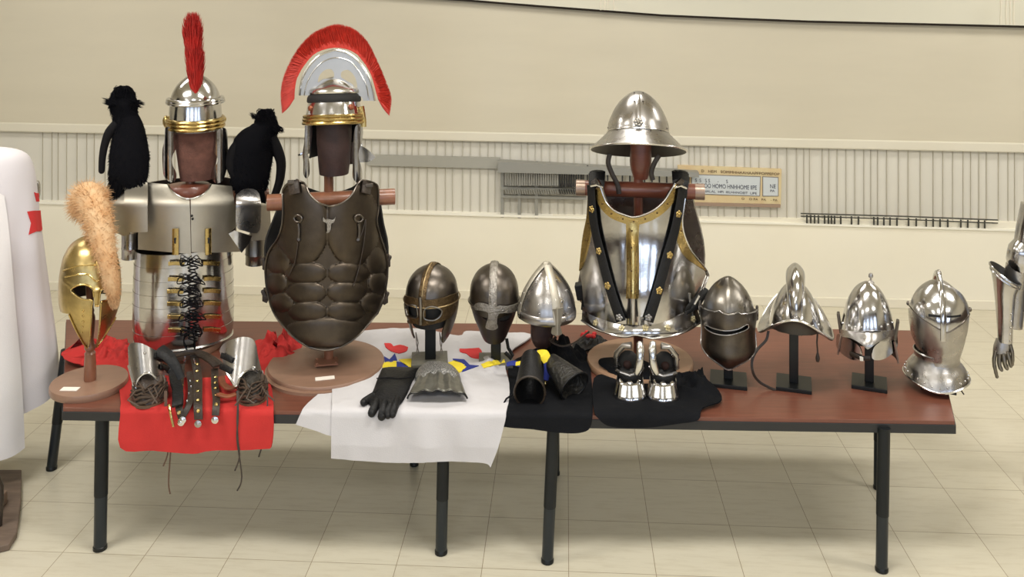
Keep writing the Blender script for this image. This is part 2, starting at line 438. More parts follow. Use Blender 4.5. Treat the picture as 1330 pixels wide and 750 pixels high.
def ring(mb, S, pts, r, off=0.0, n=6, k=4, flat=1.0, closed=False, uvin=False):
    """tube lying on surface S through pixel points"""
    q = smooth(pts, k, closed)
    if closed: q.append(q[0])
    uvs = q if uvin else [S.uv(*a) for a in q]
    return mb.tube([S.P(u, v, off) for u, v in uvs], r, n, flat=flat, up=[S.N(u, v) for u, v in uvs])
def studs(mb, S, pts, r, h, n=10):
    for q in pts:
        u, v = S.uv(*q); mb.disc(S.P(u, v, 0), S.N(u, v), r, h, n)
    return mb
def strap(mb, S, pts, w, off=1.5, th=1.2, k=4):
    uvs = [S.uv(*a) for a in smooth(pts, k)]; P = [S.P(u, v, off) for u, v in uvs]; N = [S.N(u, v) for u, v in uvs]; n = len(P); vs = []
    for i in range(n):
        t = (P[min(i+1, n-1)]-P[max(i-1, 0)]).normalized(); b = t.cross(N[i]).normalized(); a = b.cross(t).normalized()
        for x, z in ((-.5, -.5), (-.5, .25), (-.42, .5), (.42, .5), (.5, .25), (.5, -.5)): vs.append(P[i]+b*x*w+a*z*th)
    return mb.add(vs, [(i*6+q, i*6+(q+1) % 6, (i+1)*6+(q+1) % 6, (i+1)*6+q) for i in range(n-1) for q in range(6)]+[tuple(range(6)), tuple(reversed(range((n-1)*6, n*6)))])
def hair(mb, roots, r0=0.8, seg=4):
    """roots: (origin, tip, bend vector)"""
    for a, b, c in roots:
        a, b, c = Vector(a), Vector(b), Vector(c); d = (b-a)
        if d.length < 1e-6: continue
        u = d.orthogonal().normalized(); w_ = d.normalized().cross(u); vs = []
        for i in range(seg):
            t = i/seg; p = a+d*t+c*(4*t*(1-t)); rr = r0*(1-0.75*t)
            for k in range(3):
                th = 2*PI*k/3; vs.append(p+u*math.cos(th)*rr+w_*math.sin(th)*rr)
        vs.append(b); fs = [(i*3+k, i*3+(k+1) % 3, (i+1)*3+(k+1) % 3, (i+1)*3+k) for i in range(seg-1) for k in range(3)]
        fs += [((seg-1)*3+k, (seg-1)*3+(k+1) % 3, seg*3) for k in range(3)]
        mb.add(vs, fs)
    return mb
def helmet_shade(F, root, H, v0, v1, sc=0.9, name='interior_shade', top=0.03):
    '''black body painted as the shade inside a helmet: a smaller closed copy of its shape'''
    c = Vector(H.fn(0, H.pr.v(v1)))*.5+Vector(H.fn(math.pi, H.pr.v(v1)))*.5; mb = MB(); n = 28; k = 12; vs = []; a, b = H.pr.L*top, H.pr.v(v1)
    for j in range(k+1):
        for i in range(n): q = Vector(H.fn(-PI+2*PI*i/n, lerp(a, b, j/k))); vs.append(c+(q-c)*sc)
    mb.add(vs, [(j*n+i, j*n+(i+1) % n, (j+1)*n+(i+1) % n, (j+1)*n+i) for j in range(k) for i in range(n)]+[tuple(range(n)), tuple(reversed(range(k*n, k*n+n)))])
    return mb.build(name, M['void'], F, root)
def R(a=1.0): return random.uniform(-a, a)
def slab(F, poly, y0, y1):
    """prism: photo outline extruded in depth from y0 to y1"""
    mb = MB(); n = len(poly); a = [F.p(px, py, y0) for px, py in poly]
    dy = y1-y0; b = [(q[0], q[1]+dy, q[2]) for q in a]
    mb.add(a+b, [(i, (i+1) % n, n+(i+1) % n, n+i) for i in range(n)])
    tri = tessellate_polygon([[Vector((q[0], q[2], 0)) for q in a]])
    mb.add(a, [tuple(t) for t in tri]); mb.add(b, [tuple(reversed(t)) for t in tri])
    return mb

# ============================================================ THE ROOM
ANG = -0.058
RM = Matrix.Rotation(ANG, 3, 'Z')
WALLY = 3.26          # wall distance on the axis
def wp(x, y, z):      # room coordinates -> world (room is turned a little from the camera)
    q = RM @ Vector((x, y-WALLY, 0)); return (q.x, q.y+WALLY, z)
def rbox(x0, x1, y0, y1, z0, z1, tilt=0.0):
    """box in room coordinates; tilt = rise of z per metre of x"""
    mb = MB()
    a = [wp(x0, y0, z0+tilt*x0), wp(x1, y0, z0+tilt*x1), wp(x1, y1, z0+tilt*x1), wp(x0, y1, z0+tilt*x0)]
    b = [(p[0], p[1], p[2]+z1-z0) for p in a]
    return mb.hull8(a, b)
def struct(name, mb, m, **k):
    o = mb.build(name, m, smooth=False, **k); o['kind'] = 'structure'; return o

def floor_mat():
    m = bpy.data.materials.new('vinyl_floor_tiles'); m.use_nodes = True; nt = m.node_tree; b = nt.nodes['Principled BSDF']
    tc = nt.nodes.new('ShaderNodeTexCoord'); mp = nt.nodes.new('ShaderNodeMapping'); mp.inputs['Rotation'].default_value = (0, 0, -ANG)
    mp.inputs['Location'].default_value = (0.13, 0.0, 0)
    nt.links.new(tc.outputs['Object'], mp.inputs[0])
    br = nt.nodes.new('ShaderNodeTexBrick'); br.offset = 0; br.inputs['Scale'].default_value = 1
    br.inputs['Brick Width'].default_value = 0.375; br.inputs['Row Height'].default_value = 0.375
    br.inputs['Mortar Size'].default_value = 0.002; br.inputs['Mortar Smooth'].default_value = 0.6
    br.inputs['Color1'].default_value = (*lin(206, 199, 178), 1); br.inputs['Color2'].default_value = (*lin(201, 194, 174), 1)
    br.inputs['Mortar'].default_value = (*lin(140, 124, 98), 1)
    nt.links.new(mp.outputs[0], br.inputs['Vector'])
    n = nt.nodes.new('ShaderNodeTexNoise'); n.inputs['Scale'].default_value = 5; n.inputs['Detail'].default_value = 8; n.inputs['Roughness'].default_value = 0.7
    mp2 = nt.nodes.new('ShaderNodeMapping'); mp2.inputs['Scale'].default_value = (1.0, 7.0, 1); nt.links.new(mp.outputs[0], mp2.inputs[0]); nt.links.new(mp2.outputs[0], n.inputs['Vector'])
    r = nt.nodes.new('ShaderNodeValToRGB'); r.color_ramp.elements[0].position = 0.30; r.color_ramp.elements[1].position = 0.52
    r.color_ramp.elements[0].color = (0.84, 0.81, 0.77, 1); r.color_ramp.elements[1].color = (1, 1, 1, 1)
    nt.links.new(n.outputs['Fac'], r.inputs[0])
    mx = nt.nodes.new('ShaderNodeMix'); mx.data_type = 'RGBA'; mx.blend_type = 'MULTIPLY'; mx.inputs[0].default_value = 0.75
    nt.links.new(br.outputs['Color'], mx.inputs[6]); nt.links.new(r.outputs[0], mx.inputs[7]); nt.links.new(mx.outputs[2], b.inputs['Base Color'])
    b.inputs['Roughness'].default_value = 0.30
    return m
M['floor'] = floor_mat()

struct('floor', rbox(-9, 9, -12, WALLY+0.1, -0.05, 0), M['floor'])
# upper wall, slatted band and dado, each its own depth
LT = -0.0125         # the rails fall slightly to the right
zl = 0.665           # ledge height on the axis
struct('wall_back', rbox(-9, 9, WALLY+0.06, WALLY+0.2, 0, 4.0), M['panel'])
struct('wall_back_dado', rbox(-9, 9, WALLY, WALLY+0.06, 0, zl, 0), M['dado'])
# sloping ledge cap so that the rail follows the line of the real one
struct('trim_1', rbox(-9, 9, WALLY-0.012, WALLY+0.08, zl-0.012, zl+0.004, LT), mat('ivory_ledge', lin(240, 236, 222), 0, 0.5))
dz0 = rbox(-9, 9, WALLY+0.001, WALLY+0.06, zl-0.2, zl-0.012, LT)
struct('wall_back_dado_top', dz0, M['dado'])
bandtop = 1.235
struct('wall_back_upper', rbox(-9, 9, WALLY+0.028, WALLY+0.06, bandtop, 4.0, LT*0.8), M['wall'])
struct('trim_2', rbox(-9, 9, WALLY+0.018, WALLY+0.05, bandtop, bandtop+0.075, LT*0.8), mat('picture_rail_paint', lin(214, 208, 190), 0, 0.7), bevel=0.01)
gm = MB()
random.seed(3)
x = -3.9
while x < 4.6:
    x += random.choice((0.05, 0.06, 0.07, 0.085))*random.uniform(0.85, 1.15)
    wd = random.choice((0.002, 0.003, 0.004)); a = wp(x, WALLY+0.055, 0)
    gm.box((a[0], a[1], (zl+bandtop)/2+LT*x), (wd, 0.012, bandtop-zl+0.02), rz=ANG)
g = gm.build('trim_3', M['groove'], smooth=False); g['kind'] = 'structure'
def wpx(px, py, d=0.05):
    """a point of the slatted band seen at that pixel, d metres in front of it"""
    # ray / plane intersection with the turned wall
    dx, dz = (px-665)/FPX, -(py-HZ)/FPX; n = RM @ Vector((0, 1, 0)); p0 = Vector(wp(0, WALLY+.06-d, 0)); o = Vector((0, -4, CAMZ)); r = Vector((dx, 1, dz)); t = (p0-o).dot(n)/r.dot(n)
    return o+r*t
# dark sagging gap and the overhanging pale panel at the top of the picture
gap = [(470, -9), (600, 0), (700, 8), (780, 14), (860, 20), (950, 24), (1050, 28), (1180, 31), (1345, 35)]
nrm = RM @ Vector((0, -1, 0)); gm = MB(); gb = MB()
for (xa, ya), (xb, yb) in zip(gap, gap[1:]):
    a = wpx(xa, ya, .08); c = wpx(xb, yb, .08); up = Vector((0, 0, 1))
    gm.hull8([a-up*.009, c-up*.009, c-up*.009-nrm*.04, a-up*.009-nrm*.04], [a+up*.009, c+up*.009, c+up*.009-nrm*.04, a+up*.009-nrm*.04])
    a2, c2 = a+up*.009, c+up*.009; hi = lambda p: Vector((p.x, p.y, 2.95))
    gb.hull8([a2+nrm*.02, c2+nrm*.02, c2-nrm*.05, a2-nrm*.05], [hi(a2+nrm*.02), hi(c2+nrm*.02), hi(c2-nrm*.05), hi(a2-nrm*.05)])
struct('trim_4', gm, M['gap'])
struct('wall_back_bulkhead', gb, mat('bulkhead_paint', lin(206, 202, 184), 0, 0.85))
# baseboard line
struct('baseboard_back', rbox(-9, 9, WALLY-0.012, WALLY+0.01, 0, 0.07), mat('baseboard_paint', lin(226, 219, 200), 0, 0.7), bevel=0.004)
struct('ceiling', rbox(-9, 9, -12, WALLY+0.3, 3.95, 4.05), M['ceil'])
struct('wall_left', rbox(-7.2, -7.0, -12, WALLY+0.2, 0, 4.0), M['wall'])
struct('wall_right', rbox(7.0, 7.2, -12, WALLY+0.2, 0, 4.0), M['wall'])
struct('added_dark_panel_left', rbox(-7.0, -6.96, -12, WALLY, 0, 1.3), M['dwall'])  # unseen dark side panels, added for contrast in the metal reflections
struct('added_dark_panel_right', rbox(6.96, 7.0, -12, WALLY, 0, 1.3), M['dwall'])
struct('wall_front', MB().box((0, -8.05, 2), (18, 0.1, 4.0)), mat('front_wall_paint', lin(120, 104, 84), 0, 0.8))

def cable(px, pts, nm):
    mb = MB()
    for dx in pts:
        q = []
        for k in range(5):
            py = lerp(-8, px[1], k/4); dd = 6.95-.06*(px[0]-665)/FPX*7; q.append(((px[0]+dx-665)/FPX*dd+R(.003), dd-4-0.02, CAMZ-(py-HZ)/FPX*dd))
        mb.tube(q, 0.006, 6)
    o = mb.build(nm, M['ceil']); o['kind'] = 'structure'
cable((785, 13), (-5, 0, 4, 12), 'trim_5')
cable((1308, 32), (-10, -3, 2, 7), 'trim_6')

# ============================================================ TABLES
def tdd(px):   # distance of the front edge
    return lerp(4.105, 3.985, clamp((px-82)/1158))
def tw(px, dd, z): return ((px-665)/FPX*dd, dd-4, z)
def table(name, label, q, legs, seam):
    root = bpy.data.objects.new(name, None); COL.objects.link(root); props(root, label, 'table')
    P = [tw(px, dd, TOP) for px, dd in q]; c = Vector((sum(a[0] for a in P)/4, P[0][1]+0.1, 0)); root.location = c
    P = [(a[0]-c.x, a[1]-c.y, a[2]) for a in P]
    top_ = MB().hull8([(a[0], a[1], TOP-0.030) for a in P], P)
    top_.build('tabletop', M['ttop'], ID, root, smooth=False, bevel=0.0015)
    mb = MB(); cen = Vector((sum(a[0] for a in P)/4, sum(a[1] for a in P)/4, 0))
    def inset(a, d):
        v = Vector((a[0], a[1], 0))-cen; return (cen.x+v.x+math.copysign(d, v.x), cen.y+v.y+math.copysign(d, v.y))
    lo = [(*inset(a, 0.004), TOP-0.055) for a in P]; hi = [(*inset(a, 0.004), TOP-0.016) for a in P]
    mb.hull8(lo, hi)
    mb.build('edge_band', M['edge'], ID, root, smooth=False, bevel=0.002)
    for (px, py0, dd, px2, py1, wpx) in legs:
        zt = TOP-0.03; a = Vector(tw(px, dd, zt))-c; b = Vector(tw(px2, dd, 0.012))-c
        wd = wpx/FPX*dd
        m = (a*0.38+b*0.62)
        leg = MB().tube([a, m], wd/2, 14).build('leg', M['table_leg'], ID, root)
        MB().tube([m, b], wd/2*0.94, 14).build('lower_leg', M['leg_low'], ID, leg)
        MB().lathe(b, [(wd*0.3, -0.012), (wd*0.52, -0.010), (wd*0.52, 0.004), (wd*0.4, 0.012)], 14).build('foot_cap', M['black_iron'], ID, leg)
    for i in range(0, len(legs)-1, 2):     # cross bar under the top joining a pair of legs
        (pa, _, da, _, _, _), (pb, _, db, _, _, _) = legs[i], legs[i+1]
        a = Vector(tw(pa, da, TOP-0.075))-c; b = Vector(tw(pb, db, TOP-0.075))-c
        MB().tube([a, b], 0.016, 10).build('cross_bar', M['table_leg'], ID, root)
    return root
def ttop_mat():
    m = mat('reddish_brown_laminate', lin(116, 70, 54), 0, 0.34, var=0.22, vscale=5, stretch=(1.2, 14, 1), coat=0.0)
    return m
M['ttop'] = ttop_mat()
table('folding_table', 'reddish-brown folding table on black legs, left one, holding the brass helmet and bronze cuirass',
      [(82, tdd(82)), (652, tdd(652)), (652, 5.08), (86, 5.14)],
      [(133, 0, 4.14, 130, 0, 17), (86, 0, 4.80, 67, 0, 13), (577, 0, 4.11, 573, 0, 16), (537, 0, 4.84, 538, 0, 11)], None)
table('folding_table', 'reddish-brown folding table on black legs, right one, with the row of four steel helmets',
      [(654, tdd(654)), (1240, tdd(1240)), (1214, 4.98), (656, 5.08)],
      [(719, 0, 4.05, 711, 0, 16), (722, 0, 4.75, 722, 0, 10), (1148, 0, 3.99, 1145, 0, 16), (1141, 0, 4.62, 1140, 0, 11)], None)

# ============================================================ CLOTHS LYING ON THE TABLES
class Drape(Surf):
    """cloth on a table top that turns over the front edge and hangs down"""
    def __init__(s, px0, px1, off=3.0, wave=3.0, bumps=(), seed=0.0, over=(), back=460):
        cx = (px0+px1)/2; F = Fr(cx, HZ+(CAMZ-TOP)/(tdd(cx)/FPX), yaw=False)
        r = 3.0
        def fn(u, v):
            px = cx+u; yf = (tdd(px)-F.dd)/F.s-2.0; q = r*PI/2
            if v > q:
                y = yf+r+(v-q); z = off
            elif v > 0:
                a = v/r; y = yf+r-(r+off)*math.cos(a); z = -r+(r+off)*math.sin(a)
            else:
                d = -v; y = yf-off; z = -r-d
                wv = math.sin(u*0.085+seed)*0.6+nz(u*0.03+seed, d*0.01)*1.4
                y -= wave*min(1, d/35)*(wv+1.1)
            if v > q*0.5:
                b = 0.9*nz(u*0.035+seed, v*0.035, 1)+0.5*nz(u*0.09, v*0.09+seed, 3)
                hh = max(0, b)*2.0*sstep(2, 14, v)
                X, Y = u, y
                for (bx, by_, rx, ry, h, k) in bumps:
                    c = F.p(bx, by_, 0); dy = (FPX*(CAMZ-TOP)/(by_-HZ)-F.dd)/F.s; bxx = (bx-665)*(1+dy/FPX)-(cx-665)
                    d2 = ((X-bxx)/rx)**2+((Y-dy)/ry)**2
                    if d2 < 1: hh += (1-d2)**1.2*h*(0.62+0.9*nz(u*k+seed, v*k*0.6, bx)+0.5*nz(u*k*2.3, v*k*1.6, bx))
                for (ox, oy, orr, h) in over:
                    dy = (FPX*(CAMZ-TOP)/(oy-HZ)-F.dd)/F.s; oxx = (ox-665)*(1+dy/FPX)-(cx-665)
                    d = math.hypot(X-oxx, Y-dy); hh = max(hh, h*sstep(orr+5, orr-1, d))
                z += max(0, hh)
            return (u, y, z)
        super().__init__(F, fn, (px0-cx-40, px1-cx+60), (-95, back))
        s.sign = 1
        if s.N(0, 200).z < 0: s.sign = -1
    def uv(s, px, py):
        # robust start: intersect the plane of the top, or the hanging plane
        F = s.F; cx = F.cx
        best = None
        for v0 in ([-90+6*i for i in range(17)]+[14*i for i in range(1, 34)]):
            u0 = px-cx
            for _ in range(2):
                q = F.proj(s.fn(u0, v0)); u0 += px-q[0]
            q = F.proj(s.fn(u0, v0)); e = abs(q[1]-py)
            if best is None or e < best[0]: best = (e, u0, v0)
        _, u, v = best
        lo = v-14; hi = v+14
        for _ in range(16):
            m = (lo+hi)/2; uu = u
            q = F.proj(s.fn(uu, m)); uu += px-q[0]; q = F.proj(s.fn(uu, m))
            u = uu
            if q[1] > py: lo = m
            else: hi = m
        return u, (lo+hi)/2

def cloth(name, D, pts, m, label, cat_, th=2.0, n=4, nu=70, nv=90, group=None, sharp=()):
    mb = D.sheet(D.outline(pts, n, sharp), nu=nu, nv=nv, th=th)
    o = mb.build(name, m, D.F); return props(o, label, cat_, group)

D_red = Drape(80, 395, off=3.0, wave=2.6, seed=1.3, bumps=[(125, 462, 62, 55, 26, .07), (365, 456, 40, 55, 30, .08), (172, 462, 30, 50, 16, .09)])
red = cloth('red_tunic', D_red, [(150, 482), (157, 525), (156, 582), (200, 586), (250, 590), (275, 586), (340, 584), (353, 576), (355, 520), (352, 482), (388, 464), (392, 444), (350, 439), (328, 446), (322, 470), (305, 486), (262, 491), (222, 489), (192, 478), (178, 455), (160, 443), (120, 444), (80, 458), (96, 472), (140, 478)],
            M['redc'], 'bright red cloth tunic lying under the sandals and hanging over the table edge', 'tunic', th=2.4)

D_w2 = Drape(380, 520, off=2.5, wave=3, seed=4.0)
wl = cloth('white_surcoat', D_w2, [(520, 490), (470, 486), (440, 488), (418, 508), (396, 528), (384, 552), (410, 560), (432, 567), (480, 570), (520, 570)],
           M['white'], 'white linen surcoat corner poking out beneath the top one, left of the black glove', 'surcoat', th=2.0, sharp=(0, 5, 9))
D_w1 = Drape(430, 690, off=5.2, wave=4, seed=2.2, bumps=[(640, 480, 30, 40, 7, .06)])
wh = cloth('white_surcoat', D_w1, [(434, 490), (431, 520), (430, 596), (480, 600), (530, 602), (580, 600), (628, 602), (637, 608), (650, 572), (662, 510), (656, 472), (668, 452), (690, 434), (640, 432), (606, 430), (595, 436), (545, 427), (490, 428), (462, 434), (448, 455), (452, 478)],
           M['white'], 'white linen surcoat with red birds and blue and yellow checks, draped over the front edge', 'surcoat', th=2.0, sharp=(2, 7, 11))
def patch(D, parent, name, pts, m, off=1.2, n=3):
    return D.sheet(D.outline(pts, n, sharp=tuple(range(0, 40)) if name != 'red_bird_emblem' else (0, 2, 4, 6, 8)), nu=60, nv=80, th=1.0, off=off).build(name, m, D.F, parent)
for q in ([(499, 447), (507, 447), (511, 451), (520, 449), (530, 452), (528, 457), (518, 460), (508, 457), (501, 452)],
          [(597, 454), (608, 454), (622, 453), (626, 458), (624, 467), (612, 465), (606, 460), (598, 458)]):
    patch(D_w1, wh, 'red_bird_emblem', q, M['redp'])
Y, B = M['yellow'], M['blue']
for q, m in [([(499, 464), (506, 468), (513, 460), (516, 469), (508, 472), (500, 471)], B), ([(497, 473), (507, 470), (515, 470), (515, 480), (497, 480)], Y),
             ([(515, 471), (523, 472), (530, 477), (528, 482), (515, 482)], B), ([(518, 468), (534, 467), (536, 478), (526, 476)], Y),
             ([(582, 472), (591, 469), (600, 473), (606, 478), (597, 485), (585, 480)], Y), ([(588, 467), (603, 468), (610, 475), (622, 476), (600, 484), (604, 474), (590, 470)], B),
             ([(625, 474), (640, 469), (655, 468), (656, 472), (640, 476), (628, 479)], Y)]:
    patch(D_w1, wh, 'check_panel', q, m)

D_b1 = Drape(650, 775, off=3.2, wave=4, seed=5.1, bumps=[(728, 458, 52, 95, 40, .045), (708, 470, 36, 60, 22, .05)])
bl = cloth('black_cloak', D_b1, [(660, 480), (661, 500), (655, 530), (652, 553), (690, 558), (730, 563), (757, 562), (768, 552), (770, 520), (768, 490), (764, 462), (748, 446), (730, 436), (712, 444), (690, 456), (668, 468)],
           M['blackc'], 'black cloth cloak heaped under the two dark bracers, beside the white surcoat', 'cloak')
D_b2 = Drape(770, 940, off=7.0, wave=3, seed=7.7, over=[(831, 472, 70, 9.5)], bumps=[(902, 500, 34, 60, 18, .06)])
bg = cloth('black_cloak', D_b2, [(771, 492), (771, 530), (778, 545), (795, 555), (840, 556), (880, 551), (907, 546), (912, 530), (936, 521), (934, 508), (918, 492), (910, 480), (896, 482), (880, 484), (850, 474), (824, 464), (800, 464), (780, 466), (778, 474), (790, 484)],
           M['blackc'], 'black cloth cloak spread under the pair of steel gauntlets', 'cloak')
# small black rag with a red rosette behind
Fg = Fr(765, 447); mb = MB()
D_b3 = Drape(740, 800, off=3, wave=1, seed=9.0, bumps=[(770, 445, 34, 50, 14, .07)])
rg = cloth('black_gloves', D_b3, [(742, 452), (750, 442), (764, 434), (778, 436), (792, 446), (784, 450), (770, 452), (756, 456)], M['black_leather'],
           'crumpled black leather lying behind the black cloak with a red tassel', 'glove', nu=50, nv=60)
mb = MB()
for k in range(7): mb.ball(D_b3.at(763+R(5), 440+R(4), 10), (4, 4, 3), 8)
mb.build('red_tassel', M['redp'], D_b3.F, rg)

# ============================================================ STANDS
def base_disc(F, root, rx, h=8, m=None, name='base', sy=1.0):
    MB().lathe((0, 0, 0), [(rx*0.985, 0), (rx, h*0.25), (rx, h*0.8), (rx*0.985, h)], 56, 1, sy).build(name, m or M['wood'], F, root, angle=50)
def sticker(F, root, px, py, w, d, rz, h):
    x, y, _ = F.onz(px, py, h)
    MB().box((x, y, h+0.4), (w, d, 0.7), rz=rz).build('paper_label', M['paper'], F, root, smooth=False)

# --- stand of the brass helmet
F = Fr(116, 503)
st = thing(F, 'helmet_stand', 'turned wooden stand with round base and pale sticker, carrying the brass crested helmet', 'stand')
base_disc(F, st, 52, 9)
prof = [(8, 9), (8.5, 12), (8, 30), (7.2, 42), (7.6, 44), (5.2, 47), (7.6, 50), (7.6, 53), (5.6, 56), (4.6, 62), (6, 75), (7, 88), (6.6, 92), (5, 96), (5.8, 99), (4.6, 103), (5.4, 130), (5, 160), (3, 166)]
MB().lathe((1, 0, 0), prof, 20).build('turned_post', M['dwood'], F, st)
sticker(F, st, 91, 506, 24, 11, -0.45, 9)
F_gold = F

# --- bust stands: base, pole, cross bar
def bust_stand(F, label, rx, poletop, barl, barr, bary, barr_, m_bar, m_pole, m_base, pole_px, h=8, two=False):
    st = thing(F, 'armour_stand', label, 'stand')
    base_disc(F, st, rx, h, m_base)
    if two: MB().lathe((-3, -6, -0.0), [(rx*1.0, 0), (rx*1.0, h*0.45)], 56).build('lower_base', m_base, F, st, angle=50)
    x = pole_px-F.cx
    MB().lathe((x, 0, 0), [(6.2, h), (6.2, F.by-poletop)], 18).build('pole', m_pole, F, st, angle=50)
    zb = F.by-bary; a, b = barl-F.cx, barr-F.cx
    MB().lathe((0, -3, zb), [(barr_*0.96, a), (barr_, a+1), (barr_, b-1), (barr_*0.96, b)], 24, axis='X').build('cross_bar', m_bar, F, st, angle=50)
    return st
F_seg = Fr(240, 450)
bs = bust_stand(F_seg, 'round-based wooden stand inside the banded Roman armour', 50, 226, 170, 352, 262, 9, M['dwood'], M['dwood'], M['wood'], 247)
MB().lathe((4, 0, F_seg.by-262), [(30, 0), (33, 4), (33, 16), (28, 22), (10, 24)], 28, 1, 0.75).build('neck_block', M['rwood'], F_seg, bs)
F_mus = Fr(424, 478)
mb_st = bust_stand(F_mus, 'round-based wooden stand inside the bronze muscle cuirass', 76, 228, 348, 514, 259, 10.5, M['dwood'], M['dwood'], M['wood'], 427, two=True)
b = MB(); b.box((0, -10, 12), (30, 22, 2))
for sx in (-1, 1):
    for sy in (-1, 1): b.disc((sx*12, -10+sy*8, 13), (0, 0, 1), 1.6, 1.4, 8)
b.build('bracket', mat('copper_bracket', lin(150, 106, 84), 0.4, 0.4), F_mus, mb_st, smooth=False)
sticker(F_mus, mb_st, 422, 492, 24, 9, 0.05, 8)
F_pla = Fr(831, 474)
ps = bust_stand(F_pla, 'round-based wooden stand inside the brass-trimmed steel breastplate', 69, 225, 751, 911, 246, 10, M['rwood'], M['rwood'], mat('pale_stand_wood', lin(168, 132, 104), 0, 0.45, var=0.12, vscale=5, stretch=(1, 5, 5)), 829)
for sx in (-1, 1):
    MB().lathe((0, -3, F_pla.by-246), [(10.4, sx*71), (10.4, sx*83)], 24, axis='X').build('bar_end_cap', mat('bar_end_%s' % ('steel' if sx > 0 else 'wood'), lin(150, 128, 112), 0.5, 0.35), F_pla, ps, angle=50)

def plate_stand(cx, by, w, d, postx, postw, posttop, label, m=None, h=5, group=None, gap=0):
    F = Fr(cx, by); st = thing(F, 'helmet_stand', label, 'stand', group)
    mm = m or M['black_iron']
    MB().box((0, 0, h/2), (w, d, h)).build('base', mm, F, st, smooth=False, bevel=0.7)
    x = postx-cx; z1 = by-posttop
    MB().box((x, 0, (h+z1)/2), (postw, postw*0.9, z1-h)).build('post', M['black_iron'], F, st, smooth=False, bevel=0.8)
    MB().ball((x, 0, z1), (postw*1.3, postw*1.2, postw*0.7), 12).build('head_rest', M['black_iron'], F, st)
    return F, st
F_hA, _ = plate_stand(558, 474, 47, 42, 559, 14, 372, 'dark stand with a grey rectangular base under the bronze-trimmed spectacle helmet', M['slate'], 9)
F_hB, _ = plate_stand(644, 473, 44, 40, 644, 13, 372, 'dark stand with a grey rectangular base under the dark nasal helmet with pale brow', M['slate'], 7)
F_hC, st = plate_stand(707, 482, 34, 34, 704, 13, 378, 'dark stand under the pale riveted conical helmet, sunk in the black cloak', None, 5)
F_hD, _ = plate_stand(946, 496, 48, 46, 946, 12, 392, 'black metal stand under the slit-visored helmet', None, 5)
F_hE, _ = plate_stand(1031, 501, 46, 46, 1031, 12, 392, 'black metal stand under the crested morion', None, 5)
F_hF, _ = plate_stand(1129, 500, 46, 44, 1129, 12, 392, 'black metal stand under the ball-topped open helmet', None, 5)
F_hG, _ = plate_stand(1219, 502, 46, 44, 1219, 12, 392, 'black metal stand under the close helmet with flared neck', None, 5)

# leather head blocks inside three helmets
def head_block(F, stand, rows, m, cx, kd=1.1, turn=0.0, name='head_block'):
    H = Helm(F, cx, rows, kd=kd, apex=False, mod=lambda u, v, hw, py: hw*(1+0.05*nz(u*1.5, v*.05, cx)))
    mb = MB(); n = 28; k = 12; vs = []
    for j in range(k+1):
        for i in range(n): vs.append(H.fn(-PI+2*PI*i/n, H.pr.L*j/k))
    mb.add(vs, [(j*n+i, j*n+(i+1) % n, (j+1)*n+(i+1) % n, (j+1)*n+i) for j in range(k) for i in range(n)]+[tuple(range(n)), tuple(reversed(range(k*n, k*n+n)))])
    return mb.build(name, m, F, stand)
head_block(F_seg, bs, [(29, 150), (29, 185), (26, 210), (22, 234)], M['suede'], 256, 0.7)
head_block(F_mus, mb_st, [(22, 150), (23, 180), (21, 205), (19, 226)], M['dsuede'], 434, 1.0)
head_block(F_pla, ps, [(13, 160), (14, 195), (14, 215), (9, 232)], M['rwood'], 832, 1.0)
head_block(F_hC, st, [(15, 395), (15, 420), (14, 440), (9, 450)], M['dsuede'], 704, 1.0)

# ============================================================ BRASS CORINTHIAN HELMET WITH FUR CREST
F = F_gold
root = thing(F, 'crested_helmet', 'brass face-covering helmet with a bushy tan fur crest', 'helmet')
G = Helm(F, 117, [(0, 306), (22, 314), (34, 330), (39, 350), (41, 372), (40, 392), (34, 412), (23, 432), (10, 449), (6, 456)], kd=1.25, turn=0.12,
         mod=lambda u, v, hw, py: hw*(1+0.05*gauss(u, 0.22)*sstep(335, 375, py))+1.6*gauss(py-358-6*math.cos(u*2), 3)*gauss(u, 1.0))
face = [(79, 345), (82, 380), (90, 408), (100, 430), (113, 451), (117, 440), (118.5, 420), (119, 398), (119.5, 390), (108, 389), (98, 383), (93, 376), (104, 370), (115, 371), (121, 378), (122, 386),
        (123, 397), (128, 397), (129, 386), (131, 377), (139, 373), (150, 379), (149, 385), (138, 390), (131, 392), (130.5, 400), (129, 425), (126, 450), (138, 432), (150, 412), (155, 390), (157, 350)]
o_uv = G.outline(face, 4, sharp=(4, 9, 11, 15, 17, 21, 24, 27))
uL, uR = o_uv[0][0], o_uv[-1][0]
back = [(0, 0)]
BR = 402
back_ = [(G.ur[1]*0.999, G.pr.v(345)), (G.ur[1]*0.999, G.pr.v(430)), (2.2, G.pr.v(425)), (1.75, G.pr.v(400))]
outl = [(G.ur[0]*0.999, 0.0)]+[(G.ur[0]*0.999, G.pr.v(398)), (-2.2, G.pr.v(396)), (-1.65, G.pr.v(398))]+o_uv[8:-9]+[(1.65, G.pr.v(398)), (2.2, G.pr.v(396)), (G.ur[1]*0.999, G.pr.v(398)), (G.ur[1]*0.999, 0.0)]
G.sheet(outl, nu=80, nv=60, th=2.2).build('shell', M['gold'], F, root)
tr = MB(); ring(tr, G, face[2:16], 1.2, 1.0, k=3); ring(tr, G, face[16:30], 1.2, 1.0, k=3)
ring(tr, G, [(85, 360), (100, 357), (115, 357), (125, 366), (136, 358), (148, 360), (155, 362)], 1.3, 0.6)
ring(tr, G, [(82, 352), (100, 346), (118, 345), (140, 346), (157, 352)], 1.0, 0.5)
tr.build('raised_edging', M['brass'], F, root)
rv = MB(); studs(rv, G, [(108, 404), (108, 411), (108, 418), (107, 425), (106, 432)], 1.6, 1.4); rv.build('rivets', M['brass'], F, root)
